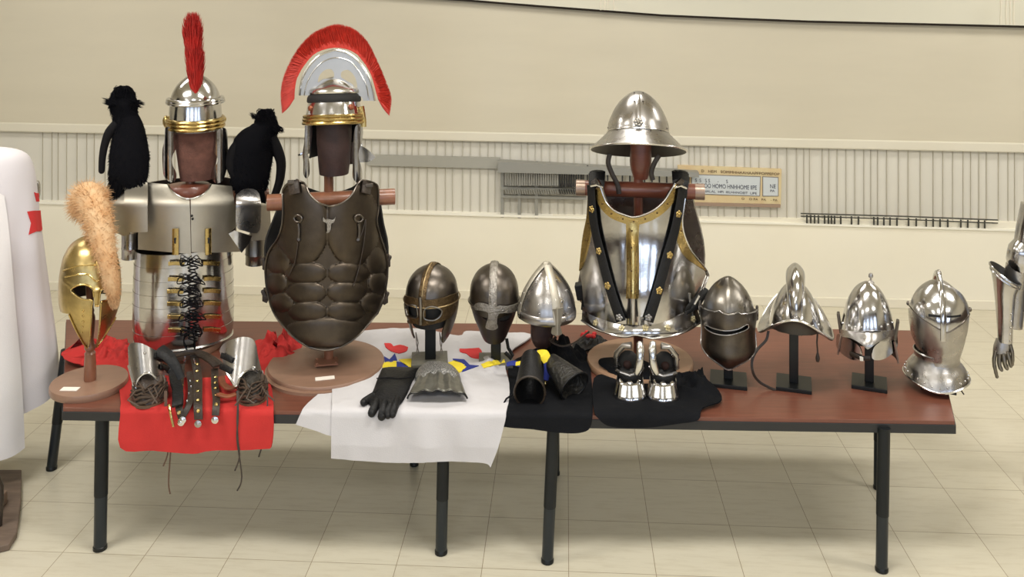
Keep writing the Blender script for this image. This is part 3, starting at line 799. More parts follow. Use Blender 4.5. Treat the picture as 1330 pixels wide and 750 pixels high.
# crest box along the top and the fur
path = [(112, 296, 46), (116, 296, 28), (119, 306, 4), (123, 322, -28), (128, 340, -44), (131, 354, -50)]
cb = MB(); pts = [Vector(F.p(a, b_, c)) for a, b_, c in smooth(path, 5)]
cb.tube(pts, 6, 4, flat=0.9); cb.build('crest_box', M['gold'], F, root, angle=20)
fur = MB(); rts = []
ax = smooth([(108, 266, 50), (114, 258, 26), (122, 268, 4), (130, 296, -22), (138, 335, -42), (146, 372, -52), (149, 396, -50)], 10)
wid = [26, 31, 29, 24, 19, 13, 5]
N_ = 9000
for i in range(N_):
    t = random.random()*(len(ax)-1); k = int(t); a = Vector(F.p(*[lerp(ax[k][j], ax[min(k+1, len(ax)-1)][j], t-k) for j in range(3)]))
    wv = interp(list(enumerate(wid)), t/(len(ax)-1)*6)
    d = Vector((R(), R(), R())).normalized(); e = a+Vector((d.x*wv, d.y*wv*1.0, d.z*wv*0.95))*random.uniform(0.75, 1.18)
    s_ = a+(e-a)*0.45; g_ = Vector((R(), R(), R()))*2.5
    rts.append((s_, e+Vector((0, 0, -2)), g_))
hair(fur, rts, 0.55, 3)
core = [Vector(F.p(*q)) for q in ax]; fur.tube(core, [interp(list(enumerate(wid)), i/(len(ax)-1)*6)*0.72 for i in range(len(ax))], 12)
fur.build('fur_crest', M['tanfur'], F, root)

# ============================================================ BANDED ROMAN ARMOUR (LORICA)
F = F_seg
root = thing(F, 'banded_cuirass', 'shiny banded steel Roman body armour with brass hinges and black lacing', 'armour')
T = Helm(F, 239, [(66, 318), (67, 345), (67, 375), (66.5, 400), (65, 425), (62, 445)], kd=0.66, apex=False,
         mod=lambda u, v, hw, py: hw*(1-0.05*abs(math.sin(u))**6))
ys = [318, 337, 354, 371, 387, 404, 421, 438]
for i in range(7):
    a, b_ = T.pr.v(ys[i]-2), T.pr.v(ys[i+1]+1)
    q = [(-PI*0.998, a)]+[(-PI*0.998+2*PI*0.998*k/40, a) for k in range(1, 40)]+[(PI*0.998, a), (PI*0.998, b_)]+[(PI*0.998-2*PI*0.998*k/40, b_) for k in range(1, 40)]+[(-PI*0.998, b_)]
    band = T.sheet(q, nu=64, nv=64, th=1.8, off=0.4+0.55*i)
    band.build('girdle_band', M['steel'], F, root)
hm = MB(); ring(hm, T, [(u, T.pr.v(437.5)) for u in [-PI*.99+PI*1.98*k/40 for k in range(41)]], 1.4, 4.2, uvin=True, k=1)
hm.build('rolled_hem', M['silver'], F, root)
for y in (341, 361, 377, 393, 410, 427):
    for s_ in (-1, 1):
        cx_ = 229+R(1) if s_ < 0 else 273+R(1)
        h = MB(); strap(h, T, [(cx_-10, y+R(.5)), (cx_, y+R(.5)), (cx_+10, y+1)], 5, off=5.2, th=1.6)
        for dx in (-8, 0, 8): studs(h, Surf.__new__(Surf) if False else T, [], 1, 1)
        h.build('brass_tab', M['brass'], F, root)
lc = MB(); random.seed(11)
zig = [(250, 334)]
for y in (341, 361, 377, 393, 410, 427): zig += [(243, y), (256, y+5), (244, y+9), (255, y+13)]
ring(lc, T, zig, 0.9, 8, k=5)
for y in (339, 362, 377, 393, 410, 428):
    for _ in range(2):
        a = 248+R(3); ring(lc, T, [(a, y), (a-9+R(3), y-4+R(2)), (a-12+R(3), y+4), (a-2, y+2+R(2)), (a+9+R(3), y-4+R(2)), (a+13+R(3), y+4+R(2)), (a+2, y+1)], 0.75, 8.5+R(1), k=4, closed=True)
ring(lc, T, [(247, 430), (240, 436), (239, 444), (243, 452)], 0.9, 7); ring(lc, T, [(250, 430), (252, 440), (252, 450)], 0.9, 7)
lc.build('black_lacing', M['cord'], F, root)
# chest plates: shaped in the photo plane with a real bulge
def bulge(F, cx, hw, B, exp=2.4, extra=None, y0=0.0, ur=None, vr=None):
    def fn(u, v):
        t = min(1.25, abs(u-cx)/hw); y = y0-B*(1-t**exp)
        if extra: y += extra(u, v)
        return F.p(u, v, y)
    return Surf(F, fn, ur or (cx-hw*1.3, cx+hw*1.3), vr or (100, 500))
def plate(F, S, pts, name, m, root, n=4, sharp=(), th=2.2, off=0.0, holes=(), nu=60, nv=60):
    return S.sheet(smooth(pts, n, True, sharp), holes=[smooth(h, 4, True) for h in holes], nu=nu, nv=nv, th=th, off=off).build(name, m, F, root)
C = bulge(F, 246, 90, 62, 2.0, lambda u, v: 26*sstep(268, 236, v), ur=(130, 370), vr=(225, 345))
S_ = tuple(range(20))
plate(F, C, [(191, 237), (219, 240), (224, 250), (234, 257), (246, 259), (247, 280), (248.0, 330), (215, 327), (180, 324), (180, 302), (192, 300)], 'breast_plate', M['satin'], root, sharp=S_, off=1)
plate(F, C, [(247.6, 259), (262, 255), (270, 247), (273, 240), (300, 243), (304, 268), (304, 296), (298, 302), (312, 327), (280, 328), (248.6, 327), (248, 290)], 'breast_plate', M['satin'], root, sharp=S_, off=2)
e = MB(); ring(e, C, [(219, 240), (223, 249), (234, 257), (246, 260), (262, 255), (270, 247), (273, 240)], 1.3, 2.2); e.build('neck_rim', M['silver'], F, root)
Lp = bulge(F, 200, 70, 34, 2.0, lambda u, v: 30*sstep(268, 236, v)-16, ur=(120, 230), vr=(225, 345))
plate(F, Lp, [(142, 268), (150, 250), (164, 246), (166, 280), (168, 304), (176, 303), (160, 307), (148, 301)], 'shoulder_plate', M['satin'], root, sharp=S_, off=0)
plate(F, Lp, [(163, 250), (176, 240), (192, 236), (192.5, 300), (170, 300.5), (165, 296)], 'shoulder_plate', M['satin'], root, sharp=(0, 2, 3), off=5)
Rp = bulge(F, 300, 66, 40, 2.0, lambda u, v: 30*sstep(268, 240, v)-16, ur=(290, 370), vr=(225, 345))
plate(F, Rp, [(326, 262), (350, 266), (352, 311), (327, 313), (324, 300)], 'shoulder_plate', M['satin'], root, sharp=S_, off=1)
plate(F, Rp, [(306, 258), (318, 250), (334, 256), (335, 290), (331, 302), (316, 299), (306, 292)], 'shoulder_plate', M['steel2'], root, sharp=(0,), off=6)
plate(F, Rp, [(297, 303), (304, 299), (326, 306), (322, 316), (313, 328)], 'shoulder_plate', M['steel'], root, sharp=S_, off=3)
for (x0, x1, y0, y1, m) in ((158, 180, 300, 335, M['steel2']), (318, 346, 306, 342, M['dsteel2'])):
    c = F.p((x0+x1)/2, y1, 6); a = MB(); r = (x1-x0)/2
    a.lathe((c[0], c[1], c[2]), [(r*1.02, 0), (r, 2), (r, 12), (r*1.05, 13), (r, 15), (r, y1-y0)], 24, 1, 1.2); a.build('arm_band', m, F, root)
for x in (229, 269):
    h = MB(); strap(h, C, [(x, 296), (x, 312), (x, 330)], 8, off=4.2, th=2, k=3); hg = h.build('brass_hinge', M['brass'], F, root)
    h = MB(); strap(h, C, [(x, 309), (x, 315)], 2.2, off=5.4, th=1, k=1); h.disc(C.at(x, 309, 5.4), (0, -1, 0), 1.6, 1, 8); h.build('keyhole', M['void'], F, hg)
k = MB(); studs(k, C, [(249, 280), (250, 284)], 1.7, 4); k.build('rivets', M['void'], F, root)
Bk = MB(); BS = Helm(F, 243, [(62, 236), (66, 270), (66, 330), (63, 440)], kd=0.6, apex=False)
q = [(PI*0.55, 2), (PI*0.999, 2), (PI*0.999, BS.pr.L*0.46), (PI*0.55, BS.pr.L*0.46)]
BS.sheet(q, nu=40, nv=40, th=2, mb=Bk); BS.sheet([(-a, b_) for a, b_ in q], nu=40, nv=40, th=2, mb=Bk); Bk.build('back_plate', M['satin'], F, root)

# --- galea with standing red plume
root = thing(F, 'plumed_helmet', 'polished steel Roman helmet with brass brow band and upright red plume', 'helmet')
H = Helm(F, 254, [(0, 97), (12, 100), (24, 110), (31, 122), (33.5, 134), (35, 150), (36, 165), (36, 172)], kd=1.12)
H.sheet(H.rim([(-180, 172), (-75, 172), (-62, 168), (62, 168), (75, 172), (180, 172)]), nu=72, nv=40, th=2).build('skull', M['steel'], F, root)
b = MB(); vv = H.pr.v(130)
for (rr, oo, dv) in ((3.0, 3.0, 0), (2.0, 4.2, 3)):
    ring(b, H, [(math.radians(-105+5*i), vv+dv) for i in range(43)], rr, oo, 8, 1, uvin=True)
b.build('brow_bar', M['steel'], F, root)
b = MB()
for k in range(3): ring(b, H, [(math.radians(-178+4*i), H.pr.v(155+4.6*k)) for i in range(90)], 2.5, 1.5, 8, 1, uvin=True)
b.build('brass_band', M['brass'], F, root)
b = MB(); b.ball((-24, 2, F.by-157), (5, 6, 8), 10); b.ball((51, 2, F.by-158), (4, 6, 5), 10); b.build('side_bosses', M['brass'], F, root)
def cheek(F, root, S, pts, m=M['steel']): return plate(F, S, pts, 'cheek_guard', m, root, n=5, th=2.4)
Ck = Surf(F, lambda u, v: F.p(u, v, -12-0.0*u+0.02*(v-170)*0-9*(1-((u-221)/9)**2)), (205, 236), (165, 245))
cheek(F, root, Ck, [(215, 166), (226, 168), (227, 182), (229, 192), (224, 203), (224, 214), (229, 225), (228, 234), (221, 237), (213, 229), (211, 212), (211, 195), (214, 180)])
Ck = Surf(F, lambda u, v: F.p(u, v, -12-9*(1-((u-285)/10)**2)), (270, 300), (165, 245))
cheek(F, root, Ck, [(282, 168), (294, 168), (296, 190), (297, 205), (294, 222), (289, 235), (280, 238), (274, 230), (276, 220), (282, 212), (282, 204), (277, 195), (280, 184)])
pl = MB(); rts = []; random.seed(5)
hw_ = [(0, 3), (0.15, 6), (0.35, 12), (0.55, 13), (0.6, 11), (0.8, 14), (0.93, 12), (1.0, 6)]
for i in range(3600):
    t = random.random()**0.9; z0 = lerp(124, 14, t); w_ = interp(hw_, t)*1.0; cxp = 254+2*math.sin(t*5)-2
    a = random.uniform(0, 2*PI); r_ = random.random()**0.5
    s_ = Vector(F.p(cxp+math.cos(a)*r_*w_*0.55, min(124, z0+26), -34+math.sin(a)*r_*w_+10*t+8)); e = Vector(F.p(cxp+math.cos(a)*r_*w_*1.12+R(1.2), z0, -34+math.sin(a)*r_*w_*1.1+10*t+8))
    rts.append((s_, e, Vector((R(1.2), R(1.2), 0))))
hair(pl, rts, 0.9, 3)
pl.tube([F.p(254, 124, -27), F.p(253, 80, -22), F.p(255, 30, -16)], [3, 7, 6], 8)
pl.build('red_plume', M['redhair'], F, root)

# ============================================================ BRONZE MUSCLE CUIRASS
F = F_mus
root = thing(F, 'muscle_cuirass', 'dark bronze sculpted muscle breastplate with a small bull head on the chest', 'armour')
lumps = [(392, 292, 36, 54, 8, 2), (458, 292, 36, 54, 8, 2), (397, 355, 28, 15, 6, 1.2), (452, 355, 27, 15, 6, 1.2), (398, 380, 27, 15, 6, 1.2), (450, 380, 26, 15, 6, 1.2),
         (400, 405, 26, 14, 6, 1.2), (449, 405, 25, 14, 6, 1.2), (424, 432, 56, 20, 6, 1.6), (362, 340, 15, 18, 6, 1), (359, 368, 14, 15, 6, 1), (366, 393, 16, 13, 6, 1), (489, 340, 14, 18, 6, 1), (491, 368, 13, 15, 6, 1), (484, 393, 16, 13, 6, 1)]
def relief(u, v):
    h = 0
    for (a, b_, rx, ry, hh, e) in lumps:
        d = ((u-a)/rx)**2+((v-b_)/ry)**2
        if d < 1: h = max(h, hh*(1-d**e)**0.6) if d > 0 else max(h, hh)
    return -h
C = bulge(F, 425, 84, 58, 2.2, relief, ur=(330, 520), vr=(225, 465))
mo = [(368, 246), (380, 235), (395, 238), (402, 252), (413, 263), (428, 268), (444, 264), (456, 254), (464, 240), (470, 234), (486, 238), (491, 246), (491, 270), (489, 288), (493, 306), (499, 324), (503, 346), (501, 368), (497, 388), (488, 408), (475, 425), (460, 440), (443, 450), (425, 455), (405, 452), (388, 443), (372, 428), (358, 410), (350, 390), (346, 368), (345, 346), (350, 326), (361, 310), (367, 290), (368, 265)]
plate(F, C, mo, 'breast_plate', M['muscle'], root, n=5, sharp=(0, 11), th=3, nu=110, nv=130)
e = MB(); ring(e, C, mo, 1.3, 0.6, k=3, closed=True); e.build('rolled_edge', M['dsteel'], F, root)
BK = bulge(F, 425, 84, -40, 2.2, None, y0=14, ur=(330, 520), vr=(225, 465))
plate(F, BK, [(372, 248), (385, 237), (400, 244), (428, 252), (456, 244), (468, 236), (488, 242), (497, 290), (503, 322), (500, 380), (480, 420), (425, 440), (372, 420), (350, 380), (345, 322), (354, 290)], 'back_plate', M['void'], root, n=3, th=3)
for (x, y, s_) in ((347, 341, -1), (347, 382, -1), (501, 338, 1), (498, 385, 1)):
    b = MB(); c = F.p(x, y, 8); b.box(c, (11, 26, 7), rx=0.1); b.box((c[0]+s_*3, c[1]-10, c[2]+3), (5, 6, 12), ry=0.4*s_); b.box((c[0]+s_*2, c[1]-8, c[2]-5), (7, 8, 4), ry=-0.5*s_)
    sp = b.build('side_strap', M['brown_leather'], F, root, smooth=False, bevel=1)
for (x, s_) in ((384, -1), (474, 1)):
    b = MB(); strap(b, C, [(x+s_*2, 236), (x, 243), (x-s_*1, 252)], 16, off=3.5, th=3, k=3); sp = b.build('shoulder_strap', M['brown_leather'], F, root)
    b = MB(); b.box(C.at(x, 240, 6), (13, 3, 5)); b.build('buckle', M['dsteel'], F, sp, smooth=False, bevel=1)
b = MB(); bull = [(419, 282), (422, 285), (427, 284), (433, 285), (436, 281), (434, 288), (431, 290), (430, 298), (427, 302), (424, 298), (423, 290), (419, 287)]
C.sheet(smooth(bull, 3, True), nu=120, nv=150, th=2, off=3.4, mb=b); b.build('bull_head_badge', M['pewter'], F, root)
for x in (388, 465):
    b = MB(); ring(b, C, [(x-5, 282), (x, 279), (x+5, 283), (x+2, 288), (x-3, 287)], 1.4, 1.6, closed=True); ring(b, C, [(x, 290), (x+1, 300), (x, 312)], 2.0, 1.4, flat=.7); b.disc(C.at(x, 311, 0), (0, -1, .1), 3, 3, 10)
    b.build('chest_fitting', M['dsteel'], F, root)
b = MB(); ring(b, C, [(465, 312), (470, 300), (474, 285), (472, 312), (466, 345), (458, 372)], 0.7, 1.5); ring(b, C, [(388, 312), (384, 340), (376, 358)], 0.7, 1.5); b.build('leather_thongs', M['brown_leather'], F, root)

# --- centurion helmet
root = thing(F, 'centurion_helmet', 'steel Roman helmet with a red horsehair crest fanned from side to side', 'helmet')
H = Helm(F, 434, [(0, 100), (12, 103), (23, 111), (30, 121), (34, 134), (36.5, 148), (38, 158), (38, 166)], kd=1.15, turn=-0.12, tilt=0.14, piv=150)
H.sheet(H.rim([(-180, 166), (-75, 166), (-60, 158), (60, 158), (75, 166), (180, 166)]), nu=72, nv=40, th=2).build('skull', M['steel'], F, root)
b = MB(); ring(b, H, [(math.radians(-178+4*i), H.pr.v(128)) for i in range(90)], 5.6, 0.5, 8, 1, flat=.4, uvin=True); b.build('dark_brow_strap', M['void'], F, root)
b = MB(); ring(b, H, [(math.radians(-105+5*i), H.pr.v(120)) for i in range(43)], 4.0, 2.4, 8, 1, flat=.7, uvin=True); b.build('brow_bar', M['silver'], F, root)
b = MB()
for k in range(3): ring(b, H, [(math.radians(-178+4*i), H.pr.v(151+4.2*k)) for i in range(90)], 2.4, 1.5, 8, 1, uvin=True)
b.build('brass_band', M['brass'], F, root)
b = MB(); 
for a in (-50, 45): b.disc(H.P(math.radians(a), H.pr.v(140), 0), H.N(math.radians(a), H.pr.v(140)), 4, 3, 12)
b.build('side_rosettes', mat('copper_rosette', lin(150, 90, 66), .8, .4), F, root)
IL = Helm(F, 434, [(33, 150), (33, 175), (34, 200), (36, 207)], kd=1.0, apex=False)
g_ = MB(); q = [(math.radians(100), 0), (PI*.999, 0), (PI*.999, IL.pr.L), (math.radians(112), IL.pr.L)]
IL.sheet(q, nu=40, nv=16, th=2, mb=g_); IL.sheet([(-a, b_) for a, b_ in q], nu=40, nv=16, th=2, mb=g_); g_.build('neck_hollow_shade', M['void'], F, root)  # black sheets stand in for the shade in the hollow of the helmet
# neck guard flaring at the back
NG = Helm(F, 434, [(38, 160), (38, 180), (40, 196), (58, 206)], kd=1.0, apex=False, mod=lambda u, v, hw, py: hw)
q = [(math.radians(112), 0), (PI*0.999, 0), (PI*0.999, NG.pr.L), (math.radians(125), NG.pr.L), (math.radians(100), NG.pr.L*0.75)]
g_ = MB(); NG.sheet(q, nu=50, nv=24, th=2, mb=g_); NG.sheet([(-a, b_) for a, b_ in q], nu=50, nv=24, th=2, mb=g_); g_.build('neck_guard', M['steel'], F, root)
g_ = MB(); gs = Surf(F, lambda u, v: F.p(u, v, 8-0.35*(u-460)), (448, 495), (180, 215)); gs.sheet(smooth([(447, 184), (460, 186), (474, 192), (488, 204), (480, 210), (466, 211), (450, 212)], 4, True, (3,)), nu=30, nv=30, th=3, mb=g_); g_.build('neck_guard_tip', M['silver'], F, root)
Ck = Surf(F, lambda u, v: F.p(u, v, -14-7*(1-((u-398)/8)**2)), (386, 410), (155, 240))
cheek(F, root, Ck, [(397, 162), (405, 164), (405, 180), (403, 192), (400, 200), (402, 212), (402, 226), (398, 232), (394, 226), (394, 212), (393, 200), (395, 185)])
Ck = Surf(F, lambda u, v: F.p(u, v, -14-7*(1-((u-463)/8)**2)), (450, 476), (155, 245))
cheek(F, root, Ck, [(462, 164), (471, 166), (470, 185), (466, 196), (466, 206), (470, 220), (470, 234), (464, 238), (458, 230), (458, 214), (456, 202), (458, 188)])
b = MB(); ring(b, H, [(math.radians(78), H.pr.v(140)), (math.radians(78), H.pr.v(166))], 4, 2, 8, 3, uvin=True); b.build('brass_hinge', M['brass'], F, root)
# crest plate (stands across the helmet) and hair
yc = -4
def flatS(y0): return Surf(F, lambda u, v: F.p(u, v, y0), (350, 520), (20, 170))
outer = [(389, 124), (392, 104), (401, 86), (415, 72), (430, 66), (437, 65), (452, 69), (467, 81), (478, 98), (484, 115), (487, 131), (472, 131), (466, 124), (440, 122), (408, 118), (402, 124)]
hl = [(413, 107), (415, 98), (422, 91), (430, 90), (434, 96), (432, 102), (420, 103)]
hr = [(444, 93), (452, 91), (459, 97), (463, 106), (464, 118), (458, 110), (448, 104), (443, 100)]
flatS(yc-4).sheet(smooth(outer, 5, True, (0, 10, 11, 15)), holes=[smooth(hl, 4, True), smooth(hr, 4, True)], nu=50, nv=50, th=3).build('crest_plate', M['gplate'], F, root)
e = MB(); ring(e, flatS(yc-5), outer[:11], 1.6, 0.5, k=3); ring(e, flatS(yc-5), [(395, 124), (399, 107), (408, 91), (420, 80), (437, 75), (455, 80), (468, 95), (476, 112), (479, 130)], 0.8, .5); e.build('plate_edging', M['silver'], F, root)
cr = MB(); rts = []; random.seed(9)
ip = smooth([(382, 128), (385, 104), (396, 84), (412, 68), (437, 62), (460, 68), (474, 83), (483, 100), (489, 122), (492, 130)], 12)
op = smooth([(366, 148), (364, 122), (369, 96), (384, 66), (404, 44), (424, 34), (440, 31), (460, 37), (478, 54), (492, 82), (502, 106), (509, 128), (506, 151)], 12)
def along(P, t): t *= len(P)-1; k = min(int(t), len(P)-2); f = t-k; return (lerp(P[k][0], P[k+1][0], f), lerp(P[k][1], P[k+1][1], f))
for i in range(7000):
    t = clamp(random.random()); a = along(ip, t); b_ = along(op, clamp(t+R(.012))); y = yc-2+R(7); l = random.uniform(0.9, 1.02)
    s0 = random.uniform(0, 0.35)
    a2 = (lerp(a[0], b_[0], s0), lerp(a[1], b_[1], s0))
    rts.append((Vector(F.p(a2[0], a2[1], y*0.6)), Vector(F.p(lerp(a[0], b_[0], l), lerp(a[1], b_[1], l), y*1.25)), Vector((R(1), R(1), R(1)))))
hair(cr, rts, 1.0, 3)
ip2 = [along(ip, i/30) for i in range(31)]; mid = [(lerp(a[0], along(op, i/30)[0], .72), lerp(a[1], along(op, i/30)[1], .72)) for i, a in enumerate(ip2)]
pg = slab(F, ip2+mid[::-1], yc-5, yc+4); cr.add(pg.v, pg.f)
cr.build('red_crest', M['redhair2'], F, root)

# ============================================================ STEEL BREASTPLATE WITH BRASS TRIM
F = F_pla
root = thing(F, 'breastplate', 'polished steel breastplate with brass trim and two black studded straps', 'armour')
def ridge(u, v): return -7*gauss(u-822, 5)*sstep(285, 330, v)-16*sstep(300, 400, v)*(1-min(1, abs(u-824)/90)**2)
C = bulge(F, 828, 86, 56, 2.3, ridge, ur=(735, 935), vr=(218, 450))
neck = [(781, 243), (788, 262), (798, 273), (811, 279), (823, 282), (836, 279), (850, 272), (862, 261), (870, 248), (876, 238)]
bo = [(765, 238), (774, 232), (781, 243)]+neck[1:-1]+[(876, 240), (885, 232), (892, 240), (889, 262), (886, 285), (889, 305), (899, 328), (919, 354), (917, 366), (910, 386), (906, 404), (880, 417), (840, 423), (800, 420), (765, 408), (758, 392), (756, 372), (753, 352), (755, 330), (758, 305), (763, 280), (764, 258)]
plate(F, C, bo, 'breast_plate', M['steel'], root, n=4, sharp=(0, 2, 10, 12, 17, 19, 20, 24), th=2.6, nu=100, nv=110)
def trim(pts, name='brass_trim', m=M['brass'], off=1.4, n=4, sharp=()): return plate(F, C, pts, name, m, root, n=n, sharp=sharp, th=1.2, off=off, nu=110, nv=120)
def offs(P, d):
    out = []
    for i, p in enumerate(P):
        a, b_ = P[max(0, i-1)], P[min(len(P)-1, i+1)]; dx, dy = b_[0]-a[0], b_[1]-a[1]; l = math.hypot(dx, dy); out.append((p[0]-dy/l*d, p[1]+dx/l*d))
    return out
trim(neck+offs(neck, 10.5)[::-1], sharp=(0, 9, 10, 19))
trim([(813, 286), (831, 286), (829, 310), (829, 350), (828, 388), (814, 388), (815, 350), (814, 310)], sharp=(0, 1, 4, 5), off=1.8)
trim([(886, 250), (891, 242), (888, 262), (885, 286), (888, 306), (898, 328), (918, 353), (908, 347), (892, 336), (882, 320), (878, 300), (878, 275)], sharp=(1, 6))
trim([(765, 245), (771, 250), (770, 275), (768, 300), (763, 325), (757, 345), (753, 352), (755, 330), (758, 305), (763, 280), (764, 260)], sharp=(0, 6))
e = MB(); ring(e, C, neck, 1.3, 1.5, k=3); ring(e, C, [(891, 242), (888, 262), (885, 286), (888, 306), (898, 328), (918, 353), (916, 366), (909, 386), (905, 403)], 1.1, 1.5, k=3)
e.build('rolled_edge', M['silver'], F, root)
rv = MB(); studs(rv, C, [(x, y) for x, y in offs(neck, 5.5)[::1]]+[(821, 300), (821, 322), (821, 352), (821, 378), (884, 300), (890, 322), (765, 290), (763, 312)], 1.3, 3.0, 8)
rv.build('rivets', M['obrass'], F, root)
FB = bulge(F, 830, 90, 62, 2.2, lambda u, v: -12*sstep(405, 436, v), ur=(735, 930), vr=(395, 450))
plate(F, FB, [(758, 398), (775, 408), (800, 415), (828, 418), (860, 415), (888, 407), (903, 397), (906, 408), (910, 418), (895, 428), (878, 434), (850, 439), (838, 437), (825, 435), (812, 437), (795, 434), (775, 428), (757, 417)], 'waist_flange', M['steel'], root, sharp=(0, 6, 8, 17), off=2, nu=90, nv=60)
e = MB(); ring(e, FB, [(757, 417), (775, 428), (795, 434), (812, 437), (825, 435), (838, 437), (850, 439), (878, 434), (895, 428), (910, 418)], 1.2, 2.4); e.build('flange_edge', M['silver'], F, root)
def rosette(S, x, y, r, off, m, nm='rosette', k_=5):
    b = MB(); u, v = S.uv(x, y); c = S.P(u, v, off); n = S.N(u, v); a = n.orthogonal().normalized(); w_ = n.cross(a)
    for k in range(k_):
        th = 2*PI*k/k_; b.disc(c+(a*math.cos(th)+w_*math.sin(th))*r*0.62, n, r*0.42, 1.2, 8)
    b.disc(c+n*0.5, n, r*0.4, 1.8, 8); return b
for x, y in ((775, 420), (808, 427), (838, 427), (866, 427), (899, 415)):
    rosette(FB, x, y, 4.2, 2.4, M['obrass']).build('rosette', mat('dull_brass_%d' % x, (0.55, 0.48, 0.30), 1, .35) if x == 775 else bpy.data.materials['dull_brass_775'], F, root)
for pts, ros in (([(770, 240), (774, 290), (784, 335), (796, 380), (808, 416)], [(772, 271), (781, 326), (792, 371), (806, 411)]),
                 ([(884, 240), (876, 290), (864, 335), (852, 380), (841, 416)], [(878, 277), (867, 331), (854, 377), (841, 411)])):
    b = MB(); strap(b, C, pts, 13, off=4.2, th=1.6, k=5); sp = b.build('studded_strap', M['black_leather'], F, root)
    for x, y in ros: rosette(C, x, y, 4.6, 5.0, M['brass']).build('rosette', M['brass'] if y < 400 else M['steel2'], F, sp)
for x, s_ in ((775, -1), (884, 1)):
    b = MB(); b.tube([F.p(x+s_*1, 262, -30), F.p(x, 248, -34), F.p(x, 236, -28), F.p(x, 226, -10), F.p(x-s_, 224, 12), F.p(x-s_*2, 238, 26)], [7, 9, 11, 11, 11, 9], 10, flat=.32, up=(0, -1, .3))
    sp = b.build('shoulder_pad', M['black_leather'], F, root)
    b = MB(); b.tube([F.p(x-8, 243+s_*1, -42), F.p(x, 241+s_*0.5, -44), F.p(x+8, 244-s_*-1, -42)], 1.3, 6); b.build('wire_loop', M['silver'], F, sp)
BK = bulge(F, 828, 92, -42, 2.2, None, y0=14, ur=(735, 935), vr=(218, 450))
plate(F, BK, [(768, 236), (785, 240), (800, 252), (828, 256), (856, 250), (872, 238), (892, 234), (902, 270), (912, 310), (914, 345), (906, 400), (860, 410), (790, 408), (752, 390), (757, 340), (762, 290)], 'back_plate', M['steel2'], root, n=3, th=2.5)
b = MB(); b.box(F.p(754, 378, -4), (12, 16, 20), ry=-.2); b.box(F.p(760, 392, -8), (9, 12, 20), ry=.1); b.build('side_strap', M['black_leather'], F, root, smooth=False, bevel=1.5)
b = MB(); b.tube([F.p(916, 380, -2), F.p(904, 389, -18), F.p(893, 398, -32), F.p(883, 404, -40)], [5, 6, 6, 4], 8, flat=.35, up=(0, -1, .2)); b.tube([F.p(918, 376, -4), F.p(906, 396, -24), F.p(890, 407, -38)], [4, 4, 3], 8, flat=.35, up=(0, -1, .2)); sp = b.build('side_strap', M['black_leather'], F, root)
b = MB(); b.box(F.p(905, 390, -26), (3, 3, 13), ry=.5); b.build('buckle', M['silver'], F, sp, smooth=False, bevel=.6)

# --- kettle hat
root = thing(F, 'kettle_hat', 'steel kettle hat with wide sloping brim on the tall middle stand', 'helmet')
rows = [(0, 118), (9, 120), (20, 128), (30, 142), (37, 158), (39.5, 170), (41, 174), (52, 185), (63, 195)]
K = Helm(F, 829, rows, kd=1.2, tilt=0.30, piv=178, mod=lambda u, v, hw, py: hw+1.2*gauss(math.remainder(u, PI/2), .05)*sstep(120, 135, py)*(1-sstep(165, 174, py)))
K.sheet(K.rim([(-180, 195), (180, 195)]), nu=96, nv=50, th=2).build('skull_and_brim', M['steel2'], F, root)
e = MB(); ring(e, K, [(math.radians(-179+4*i), K.pr.L) for i in range(91)], 1.1, -.5, 6, 1, uvin=True); ring(e, K, [(math.radians(-179+4*i), K.pr.v(173)) for i in range(91)], 1.0, .5, 6, 1, uvin=True); e.build('rolled_rim', M['silver'], F, root)
rosette(K, 829, 159, 6, 0.5, M['steel2'], k_=6).build('rosette', M['dsteel2'], F, root)
rv = MB(); studs(rv, K, [(790, 166), (802, 169), (845, 170), (858, 170), (866, 167), (824, 121), (835, 121), (824, 132), (835, 132)], 1.1, 1.2, 8); rv.build('rivets', M['dsteel'], F, root)
for pts in ([(792, 200), (790, 212), (795, 226), (802, 240), (804, 252)], [(856, 202), (850, 212), (846, 224), (848, 234)]):
    b = MB(); b.tube([F.p(x, y, -14) for x, y in smooth(pts, 4)], 3.2, 8, flat=.4, up=(0, -1, 0)); b.build('chin_strap', M['brown_leather'], F, root)

# ============================================================ SMALL HELMETS
# A: spectacle helmet
F = F_hA
root = thing(F, 'spectacle_helmet', 'small dark domed helmet with bronze bands and rounded spectacle eye guard', 'helmet')
A = Helm(F, 561, [(0, 344), (10, 346), (22, 353), (30, 364), (33.5, 378), (34, 392), (32, 404), (29, 416), (25, 430), (20, 440)], kd=1.15, turn=-0.33)
A.sheet(A.rim([(-180, 388), (180, 388)]), nu=80, nv=50, th=2).build('skull', M['dsteel'], F, root)
helmet_shade(F, root, A, 418, 418, .88)
eyL = [(529, 399), (534, 396), (541, 397), (543, 403), (543, 411), (537, 412), (531, 408)]; eyR = [(551, 403), (558, 398), (566, 399), (573, 403), (571, 410), (564, 415), (556, 415), (551, 412)]
mk = [(527, 384), (560, 390), (594, 380), (594, 395), (588, 408), (577, 416), (565, 420), (550, 423), (540, 420), (530, 412), (526, 398)]
A2 = Helm(F, 561, [(34.5, 372), (34.6, 392), (33, 404), (30, 416), (26, 430), (20, 442)], kd=1.15, turn=-0.33, apex=False)
A2.sheet(A2.outline(mk, 3, sharp=(0, 2)), holes=[A2.outline(eyL, 3), A2.outline(eyR, 3)], nu=110, nv=60, th=2, off=1.2).build('spectacle_guard', M['obrass'], F, root)
b = MB(); ring(b, A2, eyL, 1.0, 2.0, closed=True, k=3); ring(b, A2, eyR, 1.0, 2.0, closed=True, k=3); b.build('eye_rim', M['dsteel2'], F, root)
